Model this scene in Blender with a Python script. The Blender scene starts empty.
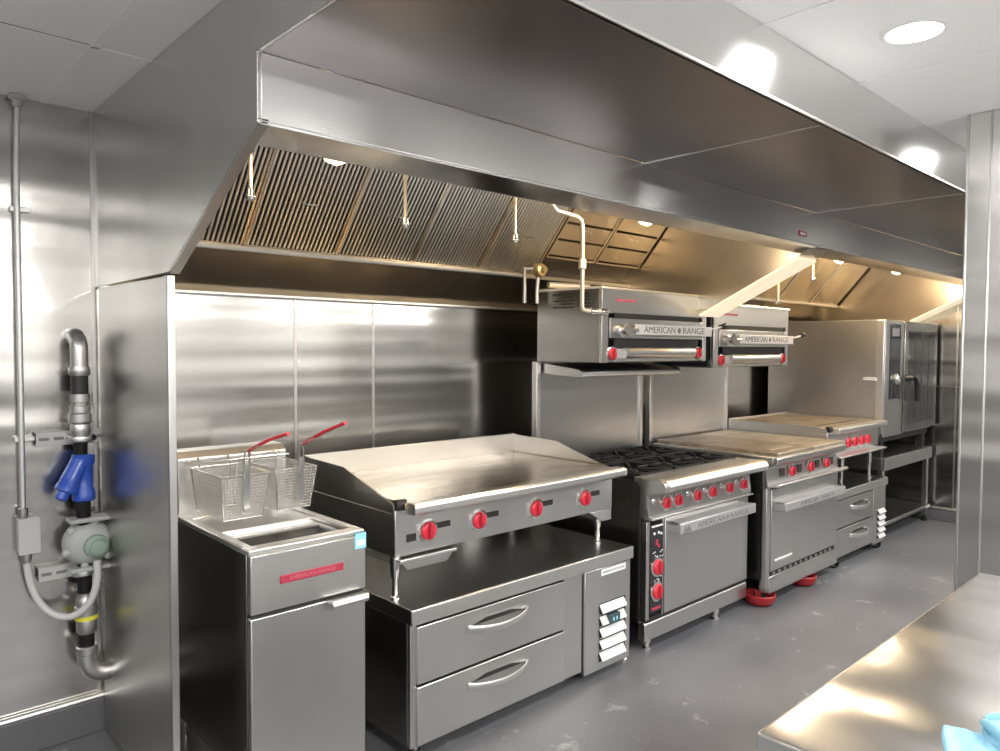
import bpy, bmesh, math, random
from mathutils import Vector, Matrix
random.seed(4)
sc = bpy.context.scene
COL = sc.collection
PI = math.pi

# ------------------------------------------------------------------ materials
def new_mat(name):
    m = bpy.data.materials.new(name); m.use_nodes = True
    nt = m.node_tree
    return m, nt, nt.nodes['Principled BSDF']

def plain(name, col, rough=0.5, metal=0.0, emit=0.0, spec=0.5, coat=0.0):
    m, nt, b = new_mat(name)
    b.inputs['Base Color'].default_value = (*col, 1)
    b.inputs['Roughness'].default_value = rough
    b.inputs['Metallic'].default_value = metal
    b.inputs['Specular IOR Level'].default_value = spec
    b.inputs['Coat Weight'].default_value = coat
    if emit:
        b.inputs['Emission Color'].default_value = (*col, 1)
        b.inputs['Emission Strength'].default_value = emit
    return m

AROT = 0.25
def steel(name, col=(.62, .615, .60), rough=.27, grain=(2, 90, 420), wave=0.0, aniso=0.0,
          wscale=(.35, .8, 1.5), mott=.10):
    """brushed stainless: grain streaks in roughness, soft sheet waviness in the normal"""
    m, nt, b = new_mat(name)
    N, L = nt.nodes, nt.links
    tc = N.new('ShaderNodeTexCoord')
    mp = N.new('ShaderNodeMapping'); mp.inputs['Scale'].default_value = grain
    L.new(tc.outputs['Object'], mp.inputs['Vector'])
    nz = N.new('ShaderNodeTexNoise'); nz.inputs['Scale'].default_value = 1.0; nz.inputs['Detail'].default_value = 2
    L.new(mp.outputs[0], nz.inputs['Vector'])
    rr = N.new('ShaderNodeMapRange')
    rr.inputs['To Min'].default_value = rough - .006; rr.inputs['To Max'].default_value = rough + .006
    L.new(nz.outputs['Fac'], rr.inputs['Value'])
    L.new(rr.outputs[0], b.inputs['Roughness'])
    # colour mottling, broad
    n2 = N.new('ShaderNodeTexNoise'); n2.inputs['Scale'].default_value = 2.2; n2.inputs['Detail'].default_value = 3
    L.new(tc.outputs['Object'], n2.inputs['Vector'])
    mx = N.new('ShaderNodeMix'); mx.data_type = 'RGBA'
    mx.inputs['A'].default_value = (*[c * (1 - mott) for c in col], 1)
    mx.inputs['B'].default_value = (*[min(1, c * (1 + mott)) for c in col], 1)
    L.new(n2.outputs['Fac'], mx.inputs['Factor'])
    L.new(mx.outputs['Result'], b.inputs['Base Color'])
    b.inputs['Metallic'].default_value = 1
    if aniso:
        ge = N.new('ShaderNodeNewGeometry')      # tangent runs level along every upright sheet
        cx = N.new('ShaderNodeVectorMath'); cx.operation = 'CROSS_PRODUCT'; cx.inputs[0].default_value = (0.02, 0, 1)
        L.new(ge.outputs['True Normal'], cx.inputs[1])
        tg = N.new('ShaderNodeVectorMath'); tg.operation = 'NORMALIZE'; L.new(cx.outputs[0], tg.inputs[0])
        b.inputs['Anisotropic'].default_value = aniso
        b.inputs['Anisotropic Rotation'].default_value = AROT
        L.new(tg.outputs[0], b.inputs['Tangent'])
    if wave:
        m2 = N.new('ShaderNodeMapping'); m2.inputs['Scale'].default_value = wscale
        L.new(tc.outputs['Object'], m2.inputs['Vector'])
        n3 = N.new('ShaderNodeTexNoise'); n3.inputs['Scale'].default_value = 2.0; n3.inputs['Detail'].default_value = 1
        L.new(m2.outputs[0], n3.inputs['Vector'])
        b2 = N.new('ShaderNodeBump'); b2.inputs['Strength'].default_value = 1; b2.inputs['Distance'].default_value = wave
        L.new(n3.outputs['Fac'], b2.inputs['Height'])
        L.new(b2.outputs[0], b.inputs['Normal'])
    return m

M = {}
M['steel'] = steel('brushed_steel', (.62, .615, .60), .28)
M['steel_front'] = steel('brushed_steel_front', (.62, .615, .605), .29, wave=.004, wscale=(1.6, .5, .4), aniso=.6)
M['steel_side'] = steel('brushed_steel_shaded', (.34, .335, .32), .24, grain=(90, 2, 420))  # same steel darkened: dark reflections on side faces put into the colour
M['steel_wall'] = steel('steel_wall_sheet', (.56, .55, .53), .19, wave=.014, wscale=(.12, .3, 2.9), aniso=.2)
M['steel_part'] = steel('steel_partition_sheet', (.55, .54, .52), .30, grain=(90, 2, 420), wave=.006, wscale=(.5, .5, 1.1), aniso=.5)
M['steel_hood'] = steel('steel_hood_sheet', (.76, .755, .745), .18, wave=.006, wscale=(.6, .5, .5), aniso=.95)
M['steel_hoodend'] = steel('steel_hood_end_sheet', (.66, .65, .635), .26, grain=(90, 90, 2), wave=.014, wscale=(.5, 1.6, .25), aniso=.4)
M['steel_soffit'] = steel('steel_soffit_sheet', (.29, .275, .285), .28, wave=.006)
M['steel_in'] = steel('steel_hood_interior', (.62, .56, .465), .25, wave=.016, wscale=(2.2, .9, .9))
M['steel_top'] = steel('steel_counter_sheet', (.66, .655, .65), .23, grain=(3, 240, 240), wave=.045, wscale=(1.6, .9, 1.0))
M['steel_work'] = steel('steel_worktop_sheet', (.46, .455, .445), .26, grain=(3, 240, 240), wave=.006)
M['steel_dark'] = steel('steel_dark_sheet', (.14, .135, .13), .30)
M['chrome'] = plain('polished_metal', (.75, .74, .72), .14, 1)
M['satin'] = plain('satin_light_metal', (.80, .79, .77), .32, 1)
M['satin2'] = plain('satin_steel_edge', (.62, .615, .60), .40, 1)
M['satinr'] = plain('satin_rough_metal', (.85, .82, .76), .55, .9)
M['handleplate'] = plain('brushed_handle_plate', (.48, .475, .47), .38, .6)
M['brightplate'] = plain('bright_brushed_plate', (.66, .66, .67), .4, .35)
M['galv'] = steel('galvanised_metal', (.58, .57, .56), .34, grain=(30, 30, 30), mott=.2)
M['strut'] = plain('grey_zinc_strut', (.46, .455, .44), .5, .2)
M['castgrey'] = plain('grey_painted_casting', (.36, .37, .36), .42)
M['greenpad'] = plain('green_grey_cap', (.24, .31, .26), .5)
M['boxgrey'] = plain('grey_enamel', (.44, .44, .43), .45)
M['flexgrey'] = plain('grey_flexible_jacket', (.48, .48, .47), .5)
M['conduit'] = plain('zinc_conduit', (.72, .72, .71), .35, .8)
M['beigepipe'] = plain('pale_metal_pipe', (.80, .74, .62), .32, .75)
M['black'] = plain('black_gap', (.012, .012, .012), .6)
M['blackplastic'] = plain('black_plastic', (.02, .02, .021), .35)
M['blackgloss'] = plain('black_gloss_panel', (.018, .018, .022), .12, spec=.6)
M['iron'] = plain('black_cast_iron', (.010, .010, .010), .6, spec=.2)
M['brown'] = plain('brown_recess', (.10, .07, .045), .6)
M['red'] = plain('red_plastic', (.56, .025, .045), .32, coat=.3)
M['redpale'] = plain('pale_red_highlight', (.72, .20, .25), .3, coat=.3)
M['reddeep'] = plain('deep_red_plastic', (.42, .012, .03), .3, coat=.4)
M['redgrip'] = plain('red_vinyl_grip', (.55, .03, .05), .35)
M['reddish'] = plain('red_moulded_dish', (.36, .02, .025), .45)
M['redbadge'] = plain('red_badge', (.36, .03, .06), .4)
M['pink'] = plain('pale_red_letters', (.55, .16, .19), .5)
M['sticker'] = plain('light_blue_sticker', (.28, .62, .78), .5)
M['stickerw'] = plain('pale_sticker_mark', (.70, .86, .92), .5)
M['white'] = plain('white_enamel', (.58, .58, .575), .4)
M['offwhite'] = plain('white_plate', (.72, .72, .71), .45)
M['greytext'] = plain('grey_lettering', (.16, .16, .16), .5)
M['blue'] = plain('blue_enamel', (.02, .075, .42), .33, coat=.3)
M['yellow'] = plain('yellow_tape', (.70, .68, .06), .5)
M['teal'] = plain('teal_display', (.04, .075, .08), .2)
M['glass'] = plain('dark_oven_glass', (.035, .034, .032), .10, spec=.5)
M['lens'] = plain('lit_diffuser', (1, .985, .95), .5, emit=9)
M['panel'] = plain('fill_panel_diffuser', (1, .99, .96), .5, emit=3)
M['warmlens'] = plain('lit_warm_lamp_glass', (1, .80, .50), .4, emit=12)
M['strip'] = plain('cream_glow_flange', (.95, .84, .62), .4, emit=.50)  # glow put into the hood flange colour to imitate warm light
M['trimring'] = plain('white_trim_ring', (.85, .85, .84), .5)
M['paint'] = plain('white_wall_paint', (.66, .66, .655), .6)
M['dark_band'] = plain('added_dark_band', (.10, .098, .095), .45)  # for the added lower wall bands that darken reflections
M['tbar'] = plain('white_grid_bar', (.90, .90, .90), .5)

def mat_ceiling():
    m, nt, b = new_mat('white_ceiling_tile'); N, L = nt.nodes, nt.links
    tc = N.new('ShaderNodeTexCoord')
    nz = N.new('ShaderNodeTexNoise'); nz.inputs['Scale'].default_value = 45; nz.inputs['Detail'].default_value = 4
    L.new(tc.outputs['Object'], nz.inputs['Vector'])
    cr = N.new('ShaderNodeValToRGB'); cr.color_ramp.elements[0].color = (.87, .87, .87, 1); cr.color_ramp.elements[1].color = (.91, .91, .91, 1)
    L.new(nz.outputs['Fac'], cr.inputs['Fac']); L.new(cr.outputs[0], b.inputs['Base Color'])
    b.inputs['Roughness'].default_value = .7
    return m
M['ceiling'] = mat_ceiling()

def mat_floor():
    m, nt, b = new_mat('grey_epoxy_floor'); N, L = nt.nodes, nt.links
    tc = N.new('ShaderNodeTexCoord')
    n1 = N.new('ShaderNodeTexNoise'); n1.inputs['Scale'].default_value = 1.6; n1.inputs['Detail'].default_value = 5
    n2 = N.new('ShaderNodeTexNoise'); n2.inputs['Scale'].default_value = 70; n2.inputs['Detail'].default_value = 3
    n3 = N.new('ShaderNodeTexNoise'); n3.inputs['Scale'].default_value = 5.5; n3.inputs['Detail'].default_value = 6; n3.inputs['Roughness'].default_value = .7
    for n in (n1, n2, n3): L.new(tc.outputs['Object'], n.inputs['Vector'])
    cr = N.new('ShaderNodeValToRGB')
    cr.color_ramp.elements[0].position = .3; cr.color_ramp.elements[0].color = (.098, .100, .108, 1)
    cr.color_ramp.elements[1].position = .7; cr.color_ramp.elements[1].color = (.142, .144, .152, 1)
    L.new(n1.outputs['Fac'], cr.inputs['Fac'])
    c2 = N.new('ShaderNodeValToRGB'); c2.color_ramp.elements[0].position = .60; c2.color_ramp.elements[1].position = .72
    c2.color_ramp.elements[0].color = (0, 0, 0, 1); c2.color_ramp.elements[1].color = (.8, .8, .8, 1)
    L.new(n3.outputs['Fac'], c2.inputs['Fac'])
    mx = N.new('ShaderNodeMix'); mx.data_type = 'RGBA'; mx.inputs['B'].default_value = (.36, .355, .35, 1)
    L.new(cr.outputs[0], mx.inputs['A']); L.new(c2.outputs[0], mx.inputs['Factor'])
    m3 = N.new('ShaderNodeMix'); m3.data_type = 'RGBA'; m3.blend_type = 'OVERLAY'; m3.inputs['Factor'].default_value = .25
    L.new(mx.outputs['Result'], m3.inputs['A']); L.new(n2.outputs['Fac'], m3.inputs['B'])
    L.new(m3.outputs['Result'], b.inputs['Base Color'])
    rr = N.new('ShaderNodeMapRange'); rr.inputs['To Min'].default_value = .34; rr.inputs['To Max'].default_value = .55
    L.new(n1.outputs['Fac'], rr.inputs['Value']); L.new(rr.outputs[0], b.inputs['Roughness'])
    bp = N.new('ShaderNodeBump'); bp.inputs['Strength'].default_value = .25; bp.inputs['Distance'].default_value = .002
    L.new(n2.outputs['Fac'], bp.inputs['Height']); L.new(bp.outputs[0], b.inputs['Normal'])
    return m
M['floor'] = mat_floor()
M['cove'] = plain('dark_grey_cove_base', (.10, .102, .108), .42)

def mat_plate(name, c1, c2, rough=.36, metal=1.0):
    """used griddle or hot-top plate: heat-tinted streaky steel"""
    m, nt, b = new_mat(name); N, L = nt.nodes, nt.links
    tc = N.new('ShaderNodeTexCoord')
    mp = N.new('ShaderNodeMapping'); mp.inputs['Scale'].default_value = (1.6, 6, 3)
    L.new(tc.outputs['Object'], mp.inputs['Vector'])
    nz = N.new('ShaderNodeTexNoise'); nz.inputs['Scale'].default_value = 2.4; nz.inputs['Detail'].default_value = 6
    L.new(mp.outputs[0], nz.inputs['Vector'])
    cr = N.new('ShaderNodeValToRGB'); cr.color_ramp.elements[0].position = .3; cr.color_ramp.elements[1].position = .7
    cr.color_ramp.elements[0].color = (*c1, 1); cr.color_ramp.elements[1].color = (*c2, 1)
    L.new(nz.outputs['Fac'], cr.inputs['Fac']); L.new(cr.outputs[0], b.inputs['Base Color'])
    b.inputs['Metallic'].default_value = metal; b.inputs['Roughness'].default_value = rough
    return m
M['plate'] = mat_plate('seasoned_griddle_plate', (.33, .24, .14), (.56, .48, .36), .27)
M['hottop'] = mat_plate('heat_tinted_hot_top', (.26, .205, .155), (.44, .37, .29), .42, .75)
M['hottop_b'] = mat_plate('scoured_hot_top', (.36, .30, .23), (.60, .52, .42), .40, .8)

def mat_cloth():
    m, nt, b = new_mat('light_blue_cloth'); N, L = nt.nodes, nt.links
    tc = N.new('ShaderNodeTexCoord')
    nz = N.new('ShaderNodeTexNoise'); nz.inputs['Scale'].default_value = 160
    L.new(tc.outputs['Object'], nz.inputs['Vector'])
    cr = N.new('ShaderNodeValToRGB'); cr.color_ramp.elements[0].color = (.19, .41, .55, 1); cr.color_ramp.elements[1].color = (.29, .53, .66, 1)
    L.new(nz.outputs['Fac'], cr.inputs['Fac']); L.new(cr.outputs[0], b.inputs['Base Color'])
    b.inputs['Roughness'].default_value = .9
    return m
M['cloth'] = mat_cloth()

# ------------------------------------------------------------------ mesh helpers
class MB:
    def __init__(s): s.bm = bmesh.new()
    def box(s, x0, x1, y0, y1, z0, z1, mat=None):
        vs = [s.bm.verts.new((x, y, z)) for x in (x0, x1) for y in (y0, y1) for z in (z0, z1)]
        for f in ((0, 1, 3, 2), (4, 6, 7, 5), (0, 4, 5, 1), (2, 3, 7, 6), (0, 2, 6, 4), (1, 5, 7, 3)):
            s.bm.faces.new([vs[i] for i in f])
        if mat is not None:
            for v in vs: v.co = mat @ v.co
        return s
    def prism(s, pts, axis, a0, a1):
        """polygon pts (2-D) extruded along axis from a0 to a1; x:(y,z) y:(x,z) z:(x,y)"""
        def P(p, a): return {'x': (a, p[0], p[1]), 'y': (p[0], a, p[1]), 'z': (p[0], p[1], a)}[axis]
        A = [s.bm.verts.new(P(p, a0)) for p in pts]; B = [s.bm.verts.new(P(p, a1)) for p in pts]
        s.bm.faces.new(A); s.bm.faces.new(B[::-1]); n = len(pts)
        for i in range(n): s.bm.faces.new((A[i], B[i], B[(i + 1) % n], A[(i + 1) % n]))
        return s
    def quad(s, *pts):
        s.bm.faces.new([s.bm.verts.new(p) for p in pts]); return s
    def tube(s, pts, r, n=12, caps=True, squash=None):
        pts = [Vector(p) for p in pts]; rings = []
        up = None
        for i, p in enumerate(pts):
            if i == 0: d = pts[1] - p
            elif i == len(pts) - 1: d = p - pts[i - 1]
            else: d = (pts[i + 1] - p).normalized() + (p - pts[i - 1]).normalized()
            d.normalize()
            if up is None:
                up = Vector((0, 0, 1)) if abs(d.z) < .9 else Vector((0, 1, 0))
            a = d.cross(up).normalized(); b = a.cross(d).normalized(); up = b
            rr = r[i] if isinstance(r, (list, tuple)) else r
            ra, rb = (rr, rr) if squash is None else (rr * squash[0], rr * squash[1])
            rings.append([s.bm.verts.new(p + a * (math.cos(t) * ra) + b * (math.sin(t) * rb)) for t in [2 * PI * k / n for k in range(n)]])
        for q in range(len(rings) - 1):
            for k in range(n):
                f = s.bm.faces.new((rings[q][k], rings[q][(k + 1) % n], rings[q + 1][(k + 1) % n], rings[q + 1][k])); f.smooth = True
        if caps:
            s.bm.faces.new(rings[0][::-1]); s.bm.faces.new(rings[-1])
        return s
    def lathe(s, o, d, prof, n=24, cap=True):
        """profile [(radius, height)] around direction d from origin o"""
        o = Vector(o); d = Vector(d).normalized()
        a = d.cross(Vector((0, 0, 1)) if abs(d.z) < .9 else Vector((1, 0, 0))).normalized(); b = d.cross(a)
        rings = [[s.bm.verts.new(o + d * h + (a * math.cos(2 * PI * k / n) + b * math.sin(2 * PI * k / n)) * max(r, 1e-4)) for k in range(n)] for r, h in prof]
        for q in range(len(rings) - 1):
            for k in range(n):
                f = s.bm.faces.new((rings[q][k], rings[q][(k + 1) % n], rings[q + 1][(k + 1) % n], rings[q + 1][k])); f.smooth = True
        if cap:
            s.bm.faces.new(rings[0][::-1]); s.bm.faces.new(rings[-1])
        return s
    def build(s, name, mat, parent=None, bevel=0.0, org=(0, 0, 0), auto=True):
        bm = s.bm
        bmesh.ops.recalc_face_normals(bm, faces=bm.faces)
        o_ = Vector(parent['_o']) if parent is not None and '_o' in parent else Vector(org)
        for v in bm.verts: v.co -= o_
        me = bpy.data.meshes.new(name); bm.to_mesh(me); bm.free()
        me.materials.append(mat)
        if auto:
            me.polygons.foreach_set('use_smooth', [True] * len(me.polygons)); me.set_sharp_from_angle(angle=math.radians(35))
        ob = bpy.data.objects.new(name, me); COL.objects.link(ob)
        if parent is not None:
            ob.parent = parent
            ob['_o'] = tuple(o_)
        else:
            ob.location = o_
            ob['_o'] = tuple(o_)
        if bevel:
            md = ob.modifiers.new('Bevel', 'BEVEL'); md.width = bevel; md.segments = 2; md.limit_method = 'ANGLE'; md.angle_limit = math.radians(40)
            md.harden_normals = False
        return ob

def tag(o, label, cat, group=None):
    o['label'] = label; o['category'] = cat
    if group: o['group'] = group
    return o
def thing(name, label, cat, loc, group=None):
    o = bpy.data.objects.new(name, None); COL.objects.link(o); o.location = loc
    o.empty_display_size = .1; o['_o'] = tuple(loc)
    return tag(o, label, cat, group)
def struct(o): o['kind'] = 'structure'; return o
def bx(name, mat, parent, x0, x1, y0, y1, z0, z1, bevel=.002):
    return MB().box(x0, x1, y0, y1, z0, z1).build(name, mat, parent, bevel)
def sbox(name, mat, *b): return struct(MB().box(*b).build(name, mat))
def dup(root, offset, label, group=None):
    def cp(o, par):
        c = o.copy(); COL.objects.link(c)
        if par is not None: c.parent = par
        for ch in list(o.children): cp(ch, c)
        return c
    r = cp(root, None); r.location = Vector(root.location) + Vector(offset); r['label'] = label
    if group: r['group'] = group
    return r
def arc(c, r, a0, a1, n, plane='yz'):
    out = []
    for i in range(n + 1):
        t = a0 + (a1 - a0) * i / n; u, v = math.cos(t) * r, math.sin(t) * r
        out.append({'yz': (c[0], c[1] + u, c[2] + v), 'xz': (c[0] + u, c[1], c[2] + v), 'xy': (c[0] + u, c[1] + v, c[2])}[plane])
    return out

def text_mesh(name, body, mat, parent, origin, size, depth=.001, xdir=(1, 0, 0), up=(0, 0, 1), width=None):
    cu = bpy.data.curves.new(name, 'FONT'); cu.body = body; cu.size = size; cu.extrude = depth; cu.align_x = 'LEFT'; cu.align_y = 'CENTER'
    to = bpy.data.objects.new(name + '_src', cu); COL.objects.link(to)
    bpy.context.view_layer.update()
    dg = bpy.context.evaluated_depsgraph_get()
    me = bpy.data.meshes.new_from_object(to.evaluated_get(dg))
    bpy.data.objects.remove(to); bpy.data.curves.remove(cu)
    xs = [v.co.x for v in me.vertices]; w = max(xs) - min(xs); x0 = min(xs)
    k = (width / w) if width else 1
    X, U = Vector(xdir).normalized(), Vector(up).normalized(); Nn = X.cross(U)
    for v in me.vertices:
        c = v.co.copy(); v.co = Vector(origin) - Vector(parent['_o']) + X * ((c.x - x0) * k) + U * c.y + Nn * c.z
    me.materials.clear(); me.materials.append(mat)
    o = bpy.data.objects.new(name, me); COL.objects.link(o); o.parent = parent; o['_o'] = parent['_o']
    return o

def knob(parent, x, y, z, r=.028, tilt=0.0, turn=0.0):
    """red control knob facing -Y with a chrome bezel (sub-part)"""
    m = MB(); m.lathe((x, y - .006, z), (0, -1, 0), [(r, 0), (r * 1.02, .004), (r * .98, .009), (r * .86, .013), (r * .70, .0145), (r * .55, .0140), (.001, .0135)], 28)
    k = m.build('knob', M['red'], parent)
    R = Matrix.Translation((x, y - .0195, z)) @ Matrix.Rotation(turn, 4, 'Y')
    g = MB()
    pts = [(-r * .30, -r * .72), (r * .30, -r * .72), (r * .34, 0), (r * .16, r * .92), (-r * .16, r * .92), (-r * .34, 0)]
    A = [g.bm.verts.new(R @ Vector((p[0], .002, p[1]))) for p in pts]; B = [g.bm.verts.new(R @ Vector((p[0] * .62, -.014, p[1] * .92))) for p in pts]
    g.bm.faces.new(A); g.bm.faces.new(B[::-1])
    for i in range(6): g.bm.faces.new((A[i], B[i], B[(i + 1) % 6], A[(i + 1) % 6]))
    g.build('grip', M['reddeep'], k, .002)
    f = MB(); f.lathe((x, y - .0162, z), (0, -1, 0), [(r * .93, -.002), (r * .80, .0026), (r * .74, .0034), (r * .72, .0026)], 28, cap=False); f.build('rim_highlight', M['redpale'], k)  # pale ring paints a highlight on the knob chamfer
    b = MB(); b.lathe((x, y, z), (0, -1, 0), [(r * 1.30, 0), (r * 1.28, .006), (r * 1.02, .008)], 20); b.build('bezel', M['chrome'], k)
    return k

def leg_foot(parent, x, y, z0, z1, r=.022, name='leg', mat='chrome'):
    m = MB(); m.lathe((x, y, z0), (0, 0, 1), [(r * 1.05, 0), (r * 1.05, .006), (r * .7, .012), (r * .7, (z1 - z0) * .45), (r, (z1 - z0) * .5), (r * 1.15, z1 - z0)], 14)
    return m.build(name, M[mat], parent)

# ------------------------------------------------------------------ room shell
ZC = 2.464; YB = 3.224; XE = 7.42
XL, YF = -2.6, -3.2
sbox('floor', M['floor'], XL - .1, XE + .12, YF - .1, YB + .12, -.1, 0)
sbox('ceiling', M['ceiling'], XL - .1, XE + .12, YF - .1, YB + .12, ZC, ZC + .08)
sbox('wall_back', M['steel_wall'], XL - .1, XE + .12, YB, YB + .12, 0, ZC)
sbox('wall_right', M['steel_wall'], XE, XE + .12, YF, YB, 0, ZC)
sbox('wall_left', M['paint'], XL - .12, XL, YF, YB, 0, ZC)
sbox('wall_front', M['paint'], XL, XE, YF - .12, YF, 0, ZC)
M['steel_col'] = steel('steel_column_sheet', (.74, .73, .71), .22, grain=(90, 2, 420), wave=.014, wscale=(.3, .3, 2.4))
sbox('wall_side', M['steel_col'], 3.30, 3.46, YF, .885, 0, ZC)
wm = MB(); wm.box(XL, 3.30, YF, YF + .012, 0, .98).box(XL, XL + .012, YF, YB, 0, .98)  # dark lower bands added out of view to darken the steel's reflections
struct(wm.build('added_band_1', M['dark_band'], None))
struct(MB().box(3.46, XE, YF, YF + .012, 0, .95).build('added_band_2', M['dark_band'], None))
# corner and joint trims on the side wall
cm = MB(); cm.box(3.292, 3.30, .80, .806, 0, ZC).box(3.294, 3.30, .877, .885, 0, ZC)
struct(cm.build('trim_1', M['steel'], None, .002))
# base of the back wall: cove and bright strip
struct(MB().box(XL, XE, 3.206, YB, 0, .135).build('baseboard_back', M['cove'], None, .004))
struct(MB().tube([(XL, 3.212, .147), (XE, 3.212, .147)], .014, 10).build('trim_2', M['satin']))
struct(MB().box(7.404, XE, YF, 3.2, 0, .10).build('baseboard_right', M['cove'], None, .004))
struct(MB().tube([(7.41, YF, .115), (7.41, 3.2, .115)], .012, 10).build('trim_3', M['satin']))
# vertical sheet joints on the back wall
jm = MB()
for x in (.796, 1.659, 2.095): jm.box(x - .007, x + .007, 3.2205, YB, .16, ZC if x < 1 else 1.78)
struct(jm.build('trim_4', M['steel'], None, .001))
jm = MB()
for y in (2.02, 1.2): jm.box(7.416, XE, y - .006, y + .006, .13, ZC)
for z in (1.22,): jm.box(7.417, XE, -1, 3.2, z - .004, z + .004)
struct(jm.build('trim_5', M['steel'], None, .001))
# ceiling grid
tb = MB()
for k in range(-4, 11):
    x = .638 + .667 * k
    w_ = .013 if k == 0 else .006
    if XL < x < XE: tb.box(x - w_, x + w_, YF, YB, ZC - .003, ZC)
for k in range(0, 5):
    y = 2.52 - 1.334 * k
    tb.box(XL, XE, y - .006, y + .006, ZC - .003, ZC)
struct(tb.build('trim_6', M['tbar'], None, .001))
jt = MB()
for k in range(0, 5):
    y = 2.52 - 1.334 * k
    jt.box(XL, .62, y - .010, y - .0065, ZC - .0015, ZC)
struct(jt.build('trim_7', M['greytext']))

# ------------------------------------------------------------------ ceiling lights
def downlight(x, y, label, power):
    t = thing('recessed_light', label, 'ceiling light', (x, y, ZC), 'round recessed ceiling lights')
    MB().lathe((x, y, ZC), (0, 0, -1), [(.088, 0), (.087, .004), (.074, .006), (.072, .003)], 40).build('trim_ring', M['trimring'], t)
    MB().lathe((x, y, ZC - .0035), (0, 0, -1), [(.072, 0), (.06, .005), (.03, .008), (.001, .0085)], 40).build('diffuser', M['lens'], t)
    l = bpy.data.lights.new('downlight', 'AREA'); l.shape = 'DISK'; l.size = .14; l.energy = power; l.color = (1, .975, .94); l.spread = math.radians(170)
    lo = bpy.data.objects.new('downlight_lamp', l); COL.objects.link(lo); lo.parent = t; lo.location = (0, 0, -.02)
    return t
places = [(2.325, .765, 'round recessed ceiling light glowing in front of the hood fascia'),
          (.65, .765, 'round recessed ceiling light above the camera side of the fryer'),
          (4.0, .765, 'round recessed ceiling light beyond the side wall end'),
          (5.7, .765, 'round recessed ceiling light nearest the far end wall'),
          (-1.1, .765, 'round recessed ceiling light nearest the left wall'),
          (.65, -1.1, 'round recessed ceiling light behind the prep counter'),
          (2.325, -1.1, 'round recessed ceiling light above the prep counter'),
          (-1.1, -1.1, 'round recessed ceiling light in the corner left of the prep counter'),
          (5.0, -1.4, 'round recessed ceiling light behind the side wall'),
          (-1.1, 2.3, 'round recessed ceiling light left of the gas pipe'),
          (-1.1, -2.5, 'round recessed ceiling light by the front wall, left side'),
          (1.6, -2.5, 'round recessed ceiling light by the front wall, middle')]
for x, y, lab in places: downlight(x, y, lab, 40 if 'far end' in lab else 4 if 'gas pipe' in lab else 14)

def fill_panel(x, y, label, power):  # panels added out of view to brighten the room and its reflections
    t = thing('added_fill_panel', label, 'ceiling light', (x, y, ZC), 'added ceiling fill panels out of view')
    m = MB(); m.box(x - .6, x + .6, y - .3, y - .275, ZC - .012, ZC).box(x - .6, x + .6, y + .275, y + .3, ZC - .012, ZC).box(x - .6, x - .575, y - .275, y + .275, ZC - .012, ZC).box(x + .575, x + .6, y - .275, y + .275, ZC - .012, ZC)
    m.build('frame', M['trimring'], t, .002)
    MB().box(x - .575, x + .575, y - .275, y + .275, ZC - .008, ZC - .001).build('diffuser', M['panel'], t)
    l = bpy.data.lights.new('panel', 'AREA'); l.shape = 'RECTANGLE'; l.size = 1.1; l.size_y = .5; l.energy = power; l.color = (1, .985, .96)
    lo = bpy.data.objects.new('fill_panel_lamp', l); COL.objects.link(lo); lo.parent = t; lo.location = (0, 0, -.02)
for x, lab in ((-1.3, 'added ceiling fill panel out of view at the left rear of the room'), (.9, 'added ceiling fill panel out of view at the middle rear of the room'), (2.5, 'added ceiling fill panel out of view at the rear of the room by the side wall')):
    fill_panel(x, -1.6, lab, 62)
fill_panel(-1.6, 1.2, 'added ceiling fill panel out of view left of the hood end', 10)
fill_panel(5.3, -.9, 'added ceiling fill panel out of view beyond the side wall', 80)
# ------------------------------------------------------------------ exhaust hood
HX0, HX1 = .80, 7.41
hood = thing('exhaust_hood', 'long stainless exhaust hood hung over the whole cooking line', 'exhaust hood', (HX0, YB, 1.779))
END = [(3.22, 2.462), (1.04, 2.462), (1.04, 2.274), (1.744, 2.274), (1.744, 2.106), (2.374, 1.779), (3.22, 1.779)]
MB().prism(END, 'x', HX0, HX0 + .010).build('end_panel', M['steel_hoodend'], hood, .002)
fl = MB(); fl.prism([(1.744, 2.100), (2.372, 1.774), (2.372, 1.786), (1.744, 2.113)], 'x', HX0 + .001, HX0 + .030); fl.build('edge_flange', M['steel'], hood, .001)
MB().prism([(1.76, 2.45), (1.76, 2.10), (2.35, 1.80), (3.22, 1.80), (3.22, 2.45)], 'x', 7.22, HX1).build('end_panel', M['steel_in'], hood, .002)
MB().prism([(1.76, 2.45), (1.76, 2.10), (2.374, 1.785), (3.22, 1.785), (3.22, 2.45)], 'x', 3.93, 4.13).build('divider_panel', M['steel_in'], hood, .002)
fl = MB(); fl.prism([(1.84, 2.041), (2.45, 1.745), (2.45, 1.757), (1.84, 2.055)], 'x', 3.92, 4.14); fl.build('glow_painted_flange', M['strip'], hood, .001)  # bottom flange of the divider, its lit look painted in as emission
fl = MB(); fl.prism([(1.84, 2.041), (2.34, 1.798), (2.34, 1.812), (1.84, 2.055)], 'x', 7.20, HX1); fl.build('glow_painted_flange', M['strip'], hood, .001)
bx('front_skirt', M['steel_hood'], hood, HX0 + .010, HX1, 1.744, 1.760, 2.106, 2.274)
g = MB(); g.prism([(1.744, 2.106), (1.744, 2.098), (1.87, 2.083), (1.89, 2.085), (1.89, 2.125), (1.884, 2.125), (1.884, 2.091), (1.76, 2.106)], 'x', HX0 + .010, HX1 - .03)
g.build('front_gutter', M['steel_hood'], hood, .001)
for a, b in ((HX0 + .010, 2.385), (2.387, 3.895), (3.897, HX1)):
    bx('soffit_panel', M['steel_soffit'], hood, a, b, 1.05, 1.744, 2.274, 2.282, .001)
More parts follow.
